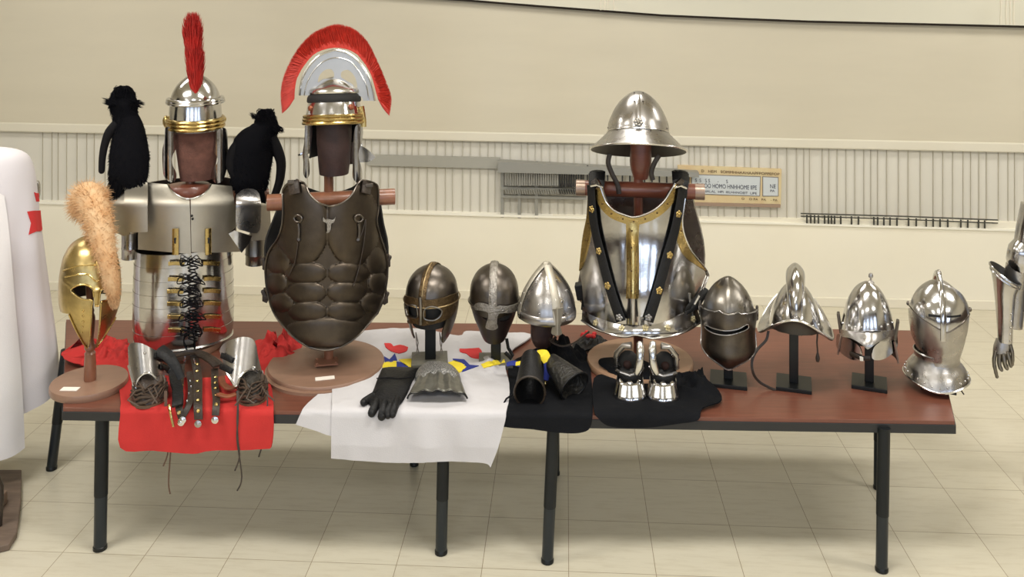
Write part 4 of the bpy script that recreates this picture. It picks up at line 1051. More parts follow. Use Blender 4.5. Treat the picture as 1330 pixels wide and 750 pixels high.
b = MB(); ring(b, A2, [(546.5, 384), (547, 400), (547, 420)], 2.4, 2.5, k=4); b.build('nasal_bar', M['dsteel2'], F, root)
b = MB(); ring(b, A, [(0, v) for v in [A.pr.L*k/30*0.62 for k in range(31)]], 5.0, 0.6, 8, 1, flat=.35, uvin=True); ring(b, A, [(PI, v) for v in [A.pr.L*k/30*0.62 for k in range(31)]], 5.0, 0.6, 8, 1, flat=.35, uvin=True); b.build('crest_band', M['obrass'], F, root)
b = MB(); ring(b, A, [(math.radians(-179+4*i), A.pr.v(386)) for i in range(91)], 1.0, 1.8, 6, 1, uvin=True); ring(b, A, [(0, v) for v in [A.pr.L*k/30*0.62 for k in range(31)]], 1.1, 2.2, 6, 1, uvin=True); b.build('cord_moulding', mat('dull_gilt', (.34, .25, .13), 1, .4), F, root)
for q in ([(-1.45, 388), (-0.75, 388), (-0.7, 415), (-0.78, 432), (-0.98, 433), (-1.3, 410)], [(0.75, 388), (1.95, 388), (1.8, 410), (1.45, 428), (1.1, 440), (0.85, 425), (0.95, 405)]):
    A2.sheet([(u, A2.pr.v(v)) for u, v in smooth(q, 4, True, (0, 1))], nu=80, nv=50, th=2, off=.3).build('cheek_flap', M['dsteel'], F, root)
AV = [(-math.pi*0.99, 388), (-1.4, 388), (-1.5, 420), (-math.pi*0.99, 425)]
m_ = MB(); A2.sheet([(u, A2.pr.v(v)) for u, v in AV], nu=60, nv=40, th=2, mb=m_); A2.sheet([(-u, A2.pr.v(v)) for u, v in AV], nu=60, nv=40, th=2, mb=m_); m_.build('neck_curtain', M['dsteel'], F, root)
for x in (540, 571):
    b = MB(); b.tube([F.p(x, 432, -14), F.p(x+3, 446, -14), F.p(x+1, 458, -10), F.p(x-4, 464, -8)], 0.7, 5); b.tube([F.p(x, 432, -14), F.p(x+1, 448, -14), F.p(x+5, 462, -10)], 0.7, 5); b.build('chin_lace', mat('grey_lace', lin(120, 112, 104), 0, .7) if x == 540 else bpy.data.materials['grey_lace'], F, root)

# B: nasal helmet with pale brow
F = F_hB
root = thing(F, 'nasal_helmet', 'small dark domed helmet with pale engraved brow and broad nose guard', 'helmet')
A = Helm(F, 642, [(0, 343), (10, 345), (22, 353), (29.5, 366), (31.8, 380), (31.6, 392), (28.5, 406), (24, 418), (19, 430), (14, 442)], kd=1.15, turn=-0.05)
A.sheet(A.rim([(-180, 400), (-60, 398), (0, 402), (60, 398), (180, 400)]), nu=80, nv=50, th=2).build('skull', M['dsteel'], F, root)
b = MB()
for u0 in (0, PI): ring(b, A, [(u0, v) for v in [A.pr.L*k/30*0.5 for k in range(31)]], 5.2, 1.0, 8, 1, flat=.35, uvin=True)
b.build('comb_band', M['pewter'], F, root)
b = MB(); ring(b, A, [(math.radians(-179+4*i), A.pr.v(389)) for i in range(91)], 1.4, 1.0, 6, 1, uvin=True); b.build('rim_moulding', M['dsteel2'], F, root)
nb = [(620, 394), (628, 393), (637, 396), (642, 399), (648, 396), (658, 397), (671, 394), (669, 402), (660, 405), (650, 405), (646, 408), (645, 418), (646, 423), (641, 426), (635, 425), (632, 422), (635, 410), (634, 404), (626, 402), (619, 401)]
A.sheet(A.outline(nb, 3), nu=110, nv=70, th=2.5, off=4).build('brow_and_nasal', M['pewter'], F, root)
helmet_shade(F, root, A, 424, 424, .86)
A3 = Helm(F, 642, [(31.5, 388), (30, 398), (26, 412), (21, 424), (17, 434), (13, 442)], kd=1.1, turn=-0.05, apex=False)
hl = [(622, 403), (633, 404), (634, 415), (628, 414)]; hr = [(648, 405), (664, 403), (662, 415), (650, 418)]
A3.sheet([(-PI*.99, 0), (PI*.99, 0), (PI*.99, A3.pr.L*.8), (1.4, A3.pr.L*.97), (0.5, A3.pr.L), (-0.5, A3.pr.L), (-1.4, A3.pr.L*.95), (-PI*.99, A3.pr.L*.8)], holes=[A3.outline(hl, 2), A3.outline(hr, 2)], nu=90, nv=40, th=2).build('leather_curtain', mat('oxblood_leather', lin(44, 32, 29), .15, .42, var=.3, vscale=20), F, root)
b = MB(); b.tube([F.p(658, 440, -8), F.p(660, 452, -10), F.p(666, 462, -14), F.p(664, 466, -14), F.p(656, 458, -12)], 3, 8, flat=.4); b.build('chin_strap', M['black_leather'], F, root)

# C: conical helmet with nasal
F = F_hC
root = thing(F, 'conical_helmet', 'pale riveted conical steel helmet with a long nose guard, turned to the right', 'helmet')
A = Helm(F, 710, [(0, 342), (7, 347), (17, 358), (27, 373), (33, 388), (35.5, 400), (36, 409)], kd=1.12, turn=0.33, mod=lambda u, v, hw, py: hw*(1+0.03*gauss(math.remainder(u, PI/2), .12)))
A.sheet(A.rim([(-180, 409), (180, 409)]), nu=80, nv=50, th=2).build('skull', M['steel2'], F, root)
b = MB()
for u0 in (0, PI/2, PI, -PI/2): ring(b, A, [(u0, v) for v in [A.pr.L*k/30 for k in range(30)]], 5.5, 0.5, 8, 1, flat=.3, uvin=True)
b.build('cross_bands', M['satin'], F, root)
b = MB(); ring(b, A, [(math.radians(-179+4*i), A.pr.v(404)) for i in range(91)], 5.5, 0.6, 8, 1, flat=.3, uvin=True); b.build('brow_band', M['steel2'], F, root)
NS = Surf(F, lambda u, v: F.p(u, v, -44+abs(u-724)*0.9), (705, 745), (395, 440)); plate(F, NS, [(717, 402), (732, 400), (730, 412), (728, 424), (730, 434), (722, 436), (716, 433), (718, 422), (718, 410)], 'nasal', M['satin'], root, sharp=(0, 1), th=2.2, nu=40, nv=30)
rv = MB(); studs(rv, A, [(a, b_) for a, b_ in [(682, 381), (678, 394), (700, 396), (701, 408), (722, 405), (738, 400), (735, 378), (722, 365), (721, 390), (690, 366), (730, 392)]], 1.2, 2.4, 8); rv.build('rivets', M['silver'], F, root)
b = MB(); b.tube([F.p(*q) for q in smooth([(714, 436, -6), (716, 444, -14), (730, 450, -18), (745, 446, -16), (756, 438, -10), (765, 431, -4)], 5)], 1.8, 6, flat=.6); b.build('chin_strap', M['brown_leather'], F, root)
b = MB(); b.tube([F.p(716, 432, -6), F.p(722, 438, -12), F.p(716, 444, -14)], 3, 6, flat=.4); b.build('strap_end', M['brown_leather'], F, root)

# D: slit visor helmet
F = F_hD
root = thing(F, 'visored_helmet', 'dark steel egg-shaped helmet with one curved eye slit', 'helmet')
A = Helm(F, 946, [(0, 359), (8, 362), (19, 371), (28, 384), (33, 398), (34.5, 410), (33.5, 425), (33.5, 440), (34, 448), (32, 456), (22, 470), (10, 480), (3, 484)], kd=1.05, mod=lambda u, v, hw, py: hw*(1+0.05*gauss(u, .25)))
A.sheet(A.rim([(-180, 440), (-110, 430), (-85, 408), (85, 408), (110, 430), (180, 440)]), nu=90, nv=60, th=2).build('skull', M['dsteel2'], F, root)
slit = [(918, 422), (927, 426), (942, 429), (957, 427), (969, 421), (970, 426), (960, 431), (944, 435), (929, 433), (919, 427)]
V = Helm(F, 946, [(34.5, 395), (35.5, 408), (33.8, 422), (33.6, 436), (34.5, 448), (32, 456), (22, 469), (10, 479), (2, 484)], kd=1.05, apex=False, mod=lambda u, v, hw, py: hw*(1+0.07*gauss(u, .3)))
V.gr = (-1.5, 1.5)
vo = [(-1.65, V.pr.v(400)), (-1.1, V.pr.v(397)), (-.5, V.pr.v(395)), (0, V.pr.v(394.5)), (.5, V.pr.v(395)), (1.1, V.pr.v(397)), (1.65, V.pr.v(400)), (1.62, V.pr.v(430)), (1.5, V.pr.v(444)), (1.1, V.pr.v(452)), (.5, V.pr.v(461)), (0, V.pr.v(469)), (-.5, V.pr.v(461)), (-1.1, V.pr.v(452)), (-1.5, V.pr.v(444)), (-1.62, V.pr.v(430))]
helmet_shade(F, root, A, 440, 440, .88)
V.sheet(vo, holes=[V.outline(slit, 4)], nu=100, nv=70, th=2, off=1.5).build('visor', M['dsteel'], F, root)
b = MB(); ring(b, V, vo[:7], .9, 2.2, uvin=True, k=3); ring(b, V, vo[7:]+vo[:1], 1.0, 1.6, uvin=True, k=3); ring(b, V, slit, .8, 2.0, closed=True, k=3); b.build('visor_edge', M['steel2'], F, root)
for s_ in (-1, 1):
    b = MB(); b.lathe((s_*36, 4, F.by-405), [(5, -3), (5, 3)], 14, axis='X'); 
    for k in range(4): b.ball((s_*37, 4+R(4), F.by-397-5*k), (2, 3, 3), 6)
    b.build('visor_pivot', M['dsteel'], F, root)

# E: morion
F = F_hE
root = thing(F, 'morion', 'shiny steel morion with a tall crescent comb and upswept brim', 'helmet')
def mor(u, v, hw, py):
    lift = 0.0
    if py > 412: lift = 0
    k = sstep(417, 431, py)
    return (hw, k*(38*abs(math.cos(u))**2.2), 0.0)
A = Helm(F, 1033, [(0, 366), (12, 371), (22, 383), (30, 400), (34, 416), (36, 424), (44, 429), (49, 431)], kd=1.35, mod=mor)
A.sheet(A.rim([(-180, 431), (180, 431)]), nu=96, nv=60, th=2).build('skull_and_brim', M['steel'], F, root)
e = MB(); ring(e, A, [(math.radians(-179+4*i), A.pr.L) for i in range(91)], 1.2, -.5, 6, 1, uvin=True); e.build('rolled_rim', M['silver'], F, root)
# comb: lens section swept over the skull from back to front
cb = MB(); sec = []
for k in range(25):
    a = lerp(-1.32, 1.32, k/24); yb = -math.sin(a)*-1; ce = math.cos(a)
    base = Vector((1033-F.cx, -44*math.sin(a), F.by-410+44*ce-4)); outw = Vector((0, -math.sin(a), ce)); h = 26*ce**0.8+2
    ring_ = []
    for j in range(9):
        t = j/8; ww = 13*math.sin(PI*min(1, 0.12+t*0.88))**0.8*(0.35+0.65*ce); ring_.append((base+outw*h*t, ww))
    pts = [p+Vector((ww, 0, 0)) for p, ww in ring_]+[p-Vector((ww, 0, 0)) for p, ww in reversed(ring_[:-1])]
    sec.append(pts)
n_ = len(sec[0]); cb.add([p for s2 in sec for p in s2], [(i*n_+j, i*n_+(j+1) % n_, (i+1)*n_+(j+1) % n_, (i+1)*n_+j) for i in range(24) for j in range(n_)]+[tuple(range(n_)), tuple(reversed(range(24*n_, 25*n_)))])
cb.build('comb', M['steel'], F, root, sub=1)
rv = MB(); studs(rv, A, [(1003, 422), (1012, 424), (1056, 424), (1063, 422)], 1.3, 1.6, 8); rv.build('rivets', M['silver'], F, root)
b = MB(); b.tube([F.p(*q) for q in smooth([(998, 430, -10), (995, 442, -14), (984, 454, -20), (977, 468, -26), (978, 484, -28), (986, 496, -24), (1000, 504, -24), (1008, 507, -24)], 5)], 2.0, 6, flat=.45, up=(0, -1, 0)); b.build('chin_strap', M['brown_leather'], F, root)
b = MB(); b.tube([F.p(1062, 430, -6), F.p(1061, 445, -7), F.p(1062, 458, -7)], 1.1, 6); b.lathe(F.p(1062, 470, -7), [(2, 0), (3, 4), (2.2, 8), (1, 12)], 10); b.build('lace_toggle', M['brown_leather'], F, root)

# F: open helmet with ball finial
F = F_hF
root = thing(F, 'open_face_helmet', 'shiny steel tall domed helmet with a small ball on top and pointed peak', 'helmet')
A = Helm(F, 1127, [(0, 366), (7, 368), (17, 376), (26, 391), (31.5, 408), (34.5, 424), (35.5, 432), (36, 440)], kd=1.15)
A.sheet(A.rim([(-180, 440), (-80, 436), (-60, 430), (60, 430), (80, 436), (180, 440)]), nu=90, nv=50, th=2).build('skull', M['steel'], F, root)
b = MB(); b.lathe((2, 0, F.by-367), [(5, 0), (3, 2), (1.3, 3), (1.3, 6), (3, 7), (3.2, 9), (2.4, 11.5), (0.6, 12.5)], 14); b.build('ball_finial', M['steel2'], F, root)
pk = Surf(F, lambda u, v: F.p(u, v, -38-8*(1-((u-1127)/36)**2)-10*sstep(425, 450, v)), (1080, 1175), (415, 465))
pk = bulge(F, 1127, 38, 40, 2.0, lambda u, v: -14*sstep(425, 452, v)*max(0, 1-((u-1127)/38)**2), y0=-4, ur=(1085, 1170), vr=(415, 465))
plate(F, pk, [(1092, 428), (1108, 431), (1127, 433), (1146, 431), (1162, 428), (1160, 436), (1148, 440), (1136, 448), (1127, 454), (1118, 447), (1106, 440), (1094, 437)], 'peak', M['steel2'], root, sharp=(0, 4, 8), off=1, nu=70, nv=50)
rv = MB(); studs(rv, A, [(1095, 420), (1103, 423), (1111, 425), (1119, 426), (1127, 426), (1136, 426), (1145, 425), (1153, 422), (1159, 419)], 1.6, 1.8, 8); rv.build('rivets', M['silver'], F, root)
for s_ in (-1, 1):
    CG = bulge(F, 1126, 42, 40, 2.0, None, y0=6, ur=(1080, 1172), vr=(425, 480))
    q = [(1088, 434), (1096, 437), (1108, 444), (1117, 452), (1119, 466), (1108, 468), (1096, 462), (1087, 452), (1086, 442)]
    if s_ > 0: q = [(2*1126-a+0, b_) for a, b_ in q]
    plate(F, CG, q, 'cheek_plate', M['steel'], root, n=4, nu=70, nv=50)
b = MB(); ring(b, CG, [(1105, 459), (1114, 463), (1121, 465), (1130, 465)], 3.0, 1.5, 8, 3, flat=.4); sp = b.build('chin_strap', M['brown_leather'], F, root)
b = MB(); b.box(CG.at(1120, 465, 4), (5, 2, 6)); b.build('buckle', M['silver'], F, sp, smooth=False, bevel=.5)
NK = Helm(F, 1127, [(36, 436), (38, 450), (40, 462), (40, 466)], kd=1.1, apex=False)
m_ = MB(); q = [(1.3, 0), (PI*.99, 0), (PI*.99, NK.pr.L), (1.5, NK.pr.L)]; NK.sheet(q, nu=60, nv=12, th=2, mb=m_); NK.sheet([(-a, b_) for a, b_ in q], nu=60, nv=12, th=2, mb=m_); m_.build('neck_plate', M['steel2'], F, root)
for s_ in (-1, 1):
    b = MB(); b.box((1127-F.cx+s_*37, 0, F.by-424), (4, 10, 26), ry=s_*.15); b.build('side_hinge', M['dsteel'], F, root, smooth=False, bevel=1)

# G: close helmet
F = F_hG
root = thing(F, 'close_helmet', 'steel close helmet with pointed visor, narrow slit and flared neck collar', 'helmet')
A = Helm(F, 1219, [(0, 364), (12, 367), (24, 376), (33, 388), (37.5, 402), (37.5, 416), (35, 434), (31, 450), (28, 460), (28, 466)], kd=1.12, turn=0.12, mod=lambda u, v, hw, py: hw*(1+0.08*gauss(u, .3)*sstep(385, 430, py)*(1-.6*sstep(435, 455, py))))
A.sheet(A.rim([(-180, 466), (180, 466)]), nu=90, nv=70, th=2).build('skull', M['steel2'], F, root)
sl = [(1207, 408), (1225, 410.5), (1226, 412.5), (1207, 411.5)]; sr = [(1229, 410.5), (1246, 408.5), (1245, 411.5), (1229, 413)]
vz = [(1184, 398), (1194, 409), (1208, 419), (1222, 428), (1229, 431), (1240, 425), (1250, 417), (1256, 408), (1255, 398), (1247, 384), (1232, 374), (1215, 372), (1198, 378), (1188, 388)]
A.sheet(A.outline(vz, 3, sharp=(0, 4)), holes=[A.outline(sl, 1, sharp=(0, 1, 2, 3)), A.outline(sr, 1, sharp=(0, 1, 2, 3))], nu=140, nv=110, th=1.6, off=3.2).build('upper_visor', M['steel'], F, root)
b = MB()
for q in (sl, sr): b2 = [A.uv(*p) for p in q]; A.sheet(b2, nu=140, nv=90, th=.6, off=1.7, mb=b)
b.build('slit_shade', M['void'], F, root)  # black slivers painted as the shade within the eye slits
lv = [(1181, 398), (1192, 408), (1207, 419), (1222, 430), (1229, 433), (1240, 427), (1251, 419), (1257, 408), (1255, 430), (1249, 447), (1238, 458), (1224, 464), (1206, 457), (1192, 447), (1184, 428)]
A.sheet(A.outline(lv, 3, sharp=(0, 4, 7, 11)), nu=130, nv=90, th=1.8, off=2.0).build('lower_visor', M['steel2'], F, root)
b = MB(); ring(b, A, vz[:8], .9, 3.4, k=3); b.build('visor_edge', M['dsteel'], F, root)
b = MB()
for s_ in (1,):
    vs = [A.pr.v(p) for p in (425, 415, 404, 392, 381, 373)]+[2]; pts = [A.P(0.0, v, 5+3*sstep(A.pr.v(425), 0, v)) for v in vs]+[A.P(PI, v, 8) for v in (2, 14, 30, 45, 60)]
    b.tube([Vector(p) for p in smooth([tuple(p) for p in pts], 4)], 3.4, 10, flat=1.2)
tip = A.P(0, 1, 8); b.ball(tip, (4.2, 8, 6), 12)
b.build('comb', M['steel'], F, root)
def gor(u, v, hw, py): return (hw, -7*gauss(u-0.0, .7)*sstep(458, 478, py), 0.0)
NK = Helm(F, 1216, [(31, 456), (29, 462), (32, 468), (38, 475), (42, 483), (43.5, 487)], kd=1.05, turn=.08, apex=False, mod=gor)
NK.sheet([(-PI*.999, 0), (PI*.999, 0), (PI*.999, NK.pr.L), (-PI*.999, NK.pr.L)], nu=80, nv=16, th=2).build('neck_collar', M['steel2'], F, root)
e = MB(); ring(e, NK, [(math.radians(-179+4*i), NK.pr.L) for i in range(91)], 1.3, 0, 6, 1, uvin=True); e.build('rolled_rim', M['silver'], F, root)
rv = MB()
for k in range(26): u = math.radians(-180+k*14); rv.disc(NK.P(u, NK.pr.L-6, 0), NK.N(u, NK.pr.L-6), 1.4, 1.5, 8)
rv.build('rivets', M['silver'], F, root)
b = MB(); b.disc(A.P(-1.5, A.pr.v(398), 3), A.N(-1.5, A.pr.v(398)), 3, 3, 12); b.disc(A.P(1.5, A.pr.v(398), 3), A.N(1.5, A.pr.v(398)), 3, 3, 12); b.build('visor_pivots', M['dsteel'], F, root)
b = MB(); b.tube([F.p(1241, 496, -6), F.p(1246, 504, -10), F.p(1252, 513, -14)], 1, 5); b.build('loose_lace', M['brown_leather'], F, root)

# ============================================================ GREAVES WITH SANDALS
def sandal_greave(cx, by, sx, label_g, label_s, gl):
    F = Fr(cx, by); root = thing(F, 'greave', label_g, 'leg armour', 'pair of steel greaves')
    rows, bot = gl
    xs0 = min(q[0] for q in bot+rows)-8; xs1 = max(q[0] for q in bot+rows)+8
    # half-tube shin plate leaning back
    mx = (xs0+xs1)/2; hw = (xs1-xs0)/2-6
    def fn(u, v):
        t = (u-mx-(v-480)*sx*0.10)/hw; t = max(-1.05, min(1.05, t)); return F.p(u, v, 22+0.45*(by-35-v)-26*(1-abs(t)**2.2))
    S = Surf(F, fn, (xs0-10, xs1+10), (425, 520))
    plate(F, S, rows+bot, 'shin_plate', M['steel2'], root, n=4, sharp=(0, len(rows)-1, len(rows), len(rows)+len(bot)-1), th=2.4, nu=60, nv=60)
    e = MB(); ring(e, S, bot, 1.3, .6); e.build('rolled_edge', M['silver'], F, root)
    e = MB(); a = rows[-1] if sx > 0 else rows[0]
    for yy in (462, 476):
        xx = 207+(yy-462)*.5 if sx > 0 else 296-(yy-462)*.1
        strap(e, S, [(xx-7, yy), (xx, yy+3), (xx+7, yy+7)], 7, off=2.2, th=1.6)
    if sx > 0:
        e.tube([S.at(205, 455, 2), F.p(218, 462, 2), F.p(229, 476, -8), F.p(236, 492, -14)], [9, 8, 6, 5], 8, flat=.3, up=(0, -.7, .7))
    e.build('side_strap', M['black_leather'], F, root)
    b = MB(); studs(b, S, [(188, 459)] if sx > 0 else [(330, 478)], 2.2, 3, 10); b.build('stud', M['silver'], F, root)
    # sandal
    FS = Fr(cx+(0 if sx > 0 else 6), by); r2 = thing(FS, 'sandal', label_s, 'sandal', 'pair of leather sandals')
    w_ = 25 if sx > 0 else 21
    sole = MB(); out = []
    for k in range(28):
        a = 2*PI*k/28; x = w_*math.cos(a)*(1-.12*math.sin(a)); y = 34*math.sin(a)+6; out.append((x, y))
    n = len(out)
    sole.add([(x, y, 1.5) for x, y in out]+[(x, y, 4.8) for x, y in out]+[(x*.96, y*.96, 5.2) for x, y in out], [(i, (i+1) % n, n+(i+1) % n, n+i) for i in range(n)]+[(n+i, n+(i+1) % n, 2*n+(i+1) % n, 2*n+i) for i in range(n)]+[tuple(reversed(range(n))), tuple(range(2*n, 3*n))])
    sole.build('sole', mat('sole_leather_%d' % cx, lin(104, 78, 58), 0, .6, var=.3, vscale=14), FS, r2)
    # upper: puckered leather
    def up(u, v):
        r_ = 1-0.04*nz(u*4, v*5, cx); x = (w_-1.5)*math.cos(u)*math.cos(v)**.6*r_; y = 32*math.sin(u)*math.cos(v)**.6*r_+6
        z = 5+26*math.sin(v)*(1+.16*math.sin(u))+3.2*math.sin(u*9+v*3)*math.cos(v)*.6+3*nz(u*3, v*6, cx+3)
        return (x, y, z)
    mb = MB(); NU, NV = 64, 18
    vs = [up(2*PI*i/NU, PI/2*0.80*j/NV) for j in range(NV+1) for i in range(NU)]
    mb.add(vs, [(j*NU+i, j*NU+(i+1) % NU, (j+1)*NU+(i+1) % NU, (j+1)*NU+i) for j in range(NV) for i in range(NU)]+[tuple(range(NV*NU, NV*NU+NU))])
    mb.build('leather_upper', mat('worn_leather_%d' % cx, lin(70, 60, 54) if sx > 0 else lin(60, 55, 48), 0, .48, var=.5, vscale=22, bump=.4, bscale=70), FS, r2)
    b = MB(); random.seed(cx)
    for k in range(6):
        v0 = 0.15+k*.17; pts = []
        for j in range(13):
            u = -PI+PI*j/12+R(.06); q = Vector(up(u, v0+.12*math.sin(j*1.3+k))); pts.append(q+Vector((0, -1.2, 1.2)))
        b.tube(pts, 3.0, 8, flat=.45)
    for k in range(3):
        s0 = R(w_*.7); b.tube([(s0, -20, 24), (s0+R(12), -32, 18+R(3)), (s0+R(18), -36, 10)], 1.1, 6)
    b.build('leather_straps', mat('strap_leather_%d' % cx, lin(88, 72, 60), 0, .5, var=.4, vscale=30), FS, r2)
    # long thongs over the edge
    yf = -(tdd(cx)-FS.dd)/FS.s
    for (x0, x1, x2, pend) in ((214, 213, 218, 606), (216, 222, 219, 642)) if sx > 0 else ((308, 309, 311, 612), (309, 308, 314, 638), (347, 346, 342, 594)):
        b = MB(); pp = [FS.p(x0, 508, -24), FS.p(x0+.5, 530, -33), FS.p(x0, 548, -36), FS.p(x1, 572, -38), FS.p(x2, pend-18, -38), FS.p(x1-1 if sx > 0 else x2-6, pend, -38)]
        b.tube([Vector(q) for q in smooth(pp, 5)], 1.1, 6, flat=.55, up=(0, -1, 0)); b.build('thong', M['thong'] if sx > 0 else M['brown_leather'], FS, r2)
sandal_greave(194, 521, 1, 'steel greave beside the studded belt on its right, seen nearer the brass helmet', 'dark laced leather sandal under the steel greave nearer the brass helmet',
    ([(166, 452), (170, 446), (182, 446), (196, 452), (207, 460), (212, 478)], [(214, 500), (212, 512), (205, 497), (197, 487), (190, 485), (183, 489), (178, 498), (176, 514), (173, 498), (167, 475)]))
sandal_greave(322, 519, -1, 'steel greave on the right of the studded belt, nearer the bronze cuirass', 'dark puckered leather sandal under the steel greave nearer the bronze cuirass',
    ([(285, 456), (290, 447), (305, 440), (320, 438), (331, 444), (335, 462)], [(340, 482), (344, 500), (338, 488), (329, 481), (320, 482), (312, 490), (307, 502), (300, 494), (292, 478)]))

# ============================================================ STUDDED MILITARY BELT APRON
root = thing(D_red.F, 'studded_belt', 'dark leather belt apron with brass studs and round metal tags on the red tunic', 'belt')
# four hanging straps and the folded belt behind
DL = Drape(200, 330, off=8.5, wave=2.0, seed=1.3)
root.location = DL.F.loc
tags = []
for pts, w_, st_ in (([(236, 474), (234, 500), (232, 525), (236, 543)], 9, [(237, 490), (236, 503), (235, 515), (234, 527), (233, 536)]),
                     ([(252, 462), (257, 490), (257, 520), (258, 545)], 11, [(256, 475), (256, 484), (256, 497), (257, 510), (257, 522), (258, 534)]),
                     ([(279, 480), (279, 500), (281, 520), (280, 540)], 9.5, [(280, 492), (280, 499), (280, 506), (281, 515), (281, 527)]),
                     ([(246, 484), (248, 505), (246, 525), (238, 540)], 8, [(247, 497), (248, 504), (245, 513), (243, 523)])):
    b = MB(); strap(b, DL, pts, w_, off=0.5, th=1.8, k=5); s_ = b.build('hanging_strap', M['brown_leather'], DL.F, root)
    q = MB()
    for i, (x, y) in enumerate(st_): u, v = DL.uv(x, y); q.disc(DL.P(u, v, 1.2), DL.N(u, v), 2.6 if w_ > 8 else 1.6, 2.2, 12)
    q.build('brass_studs', M['brass'] if w_ > 8 else M['silver'], DL.F, s_)
    x, y = pts[-1]; u, v = DL.uv(x, y+5); q = MB(); q.disc(DL.P(u, v, 2), DL.N(u, v), 4.6, 1.6, 16); q.disc(DL.P(u, v, 3.2), DL.N(u, v), 2.4, 1.2, 12); q.build('round_tag', M['silver'] if w_ < 10.9 else M['steel2'], DL.F, s_)
b = MB(); strap(b, DL, [(218, 470), (236, 466), (255, 464), (275, 474), (284, 482)], 15, off=7, th=3, k=5); b.build('waist_belt', M['brown_leather'], DL.F, root)
b = MB(); strap(b, DL, [(224, 474), (226, 492), (230, 512), (232, 530)], 14, off=6, th=4, k=5); b.build('dagger_sheath', M['black_leather'], DL.F, root)
b = MB(); ring(b, DL, [(221, 529), (225, 540), (228, 552)], 1.6, 6); b.build('brass_tip', M['brass'], DL.F, root)
b = MB(); strap(b, DL, [(288, 496), (290, 505), (298, 510), (306, 508)], 8, off=6, th=2.4, k=5); strap(b, DL, [(283, 516), (295, 519), (306, 516)], 7, off=4, th=2.2, k=5); b.build('loose_strap', M['tan_leather'], DL.F, root)
b = MB(); studs(b, DL, [(240, 472), (253, 474)], 2, 9, 10); b.build('silver_rivets', M['silver'], DL.F, root)
# coiled strap beside the disc
F = Fr(372, 488); b = MB()
b.tube([Vector(q) for q in smooth([(-28, 2, 2), (-14, -14, 2), (6, -22, 2), (18, -16, 2), (8, -4, 2), (-10, 6, 2), (-26, 22, 2)], 6)], 1.6, 6)
props(b.build('looped_cord', M['brown_leather'], F), 'thin dark leather cord looped on the table at the edge of the bronze cuirass stand', 'cord')

# ============================================================ BLACK GLOVE AND MAIL GAUNTLET ON THE SURCOAT
DG = Drape(460, 560, off=9, wave=3, seed=2.2)
F = DG.F; root = thing(F, 'leather_glove', 'black leather glove lying flat with fingers over the table edge', 'glove')
pl_ = [(496, 478), (510, 476), (545, 477), (541, 484), (535, 496), (529, 510), (520, 524), (510, 530), (495, 530), (484, 527), (478, 520), (484, 508), (490, 492)]
def pillow(D, poly, h, name, m, root, n=4, sharp=()):
    o = D.outline(poly, n, sharp); cu = sum(q[0] for q in o)/len(o); cv = sum(q[1] for q in o)/len(o)
    mb = MB(); K_ = 9; vs = []; N = len(o)
    for j in range(K_):
        t = j/(K_-1); sc = math.cos(t*PI/2*.98)
        for q in o: vs.append(D.P(cu+(q[0]-cu)*sc, cv+(q[1]-cv)*sc, -2+h*math.sin(t*PI/2)**.8))
    mb.add(vs, [(j*N+i, j*N+(i+1) % N, (j+1)*N+(i+1) % N, (j+1)*N+i) for j in range(K_-1) for i in range(N)]+[tuple((K_-1)*N+i for i in range(N)), tuple(reversed(range(N)))])
    return mb.build(name, m, D.F, root, angle=80)
pillow(DG, pl_, 7, 'palm_and_cuff', M['black_leather'], root, sharp=(0, 2))
for pts, r_ in (([(486, 515), (480, 519), (472, 524)], 5.2), ([(490, 522), (486, 531), (483, 537)], 6), ([(500, 524), (498, 534), (496, 541)], 6.2), ([(508, 526), (505, 534), (504, 540)], 5), ([(517, 518), (513, 530), (510, 539)], 5.0)):
    b = MB(); pp = [DG.at(x, y, 1) for x, y in smooth(pts, 4)]; n = len(pp)
    b.tube(pp, [r_*.9+.1*r_*math.sin(PI*i/n) for i in range(n)], 12, flat=.7); b.ball(pp[-1], r_*.88, 12); b.build('glove_finger', M['black_leather'], F, root)
b = MB(); ring(b, DG, [(489, 497), (505, 496), (520, 497), (536, 495)], .8, 5.4); b.build('cuff_seam', M['cord'], F, root)

def mail_mat():
    m = bpy.data.materials.new('chain_mail'); m.use_nodes = True; nt = m.node_tree; b = nt.nodes['Principled BSDF']
    tc = nt.nodes.new('ShaderNodeTexCoord'); v = nt.nodes.new('ShaderNodeTexVoronoi'); v.inputs['Scale'].default_value = 210; v.feature = 'F1'
    nt.links.new(tc.outputs['Object'], v.inputs['Vector']); r = nt.nodes.new('ShaderNodeValToRGB')
    r.color_ramp.elements[0].position = .25; r.color_ramp.elements[0].color = (.03, .03, .03, 1); r.color_ramp.elements[1].position = .6; r.color_ramp.elements[1].color = (.38, .37, .35, 1)
    nt.links.new(v.outputs['Distance'], r.inputs[0]); nt.links.new(r.outputs[0], b.inputs['Base Color']); b.inputs['Metallic'].default_value = .6; b.inputs['Roughness'].default_value = .4
    bp = nt.nodes.new('ShaderNodeBump'); bp.inputs['Strength'].default_value = .8; bp.inputs['Distance'].default_value = .004; nt.links.new(v.outputs['Distance'], bp.inputs['Height']); nt.links.new(bp.outputs[0], b.inputs['Normal'])
    return m
M['mail'] = mail_mat()
root = thing(F, 'mail_gauntlet', 'gauntlet of chain mail with a flared grey metal cuff beside the black glove', 'gauntlet')
DM = Drape(530, 612, off=8.5, wave=3, seed=2.2); root.location = DM.F.loc
pillow(DM, [(545, 480), (556, 475), (572, 475), (588, 479), (597, 488), (598, 499), (580, 500), (560, 500), (544, 499), (539, 490)], 16, 'mail_hand', M['mail'], root)
mb = MB(); NU, NV = 60, 10; cvs = []
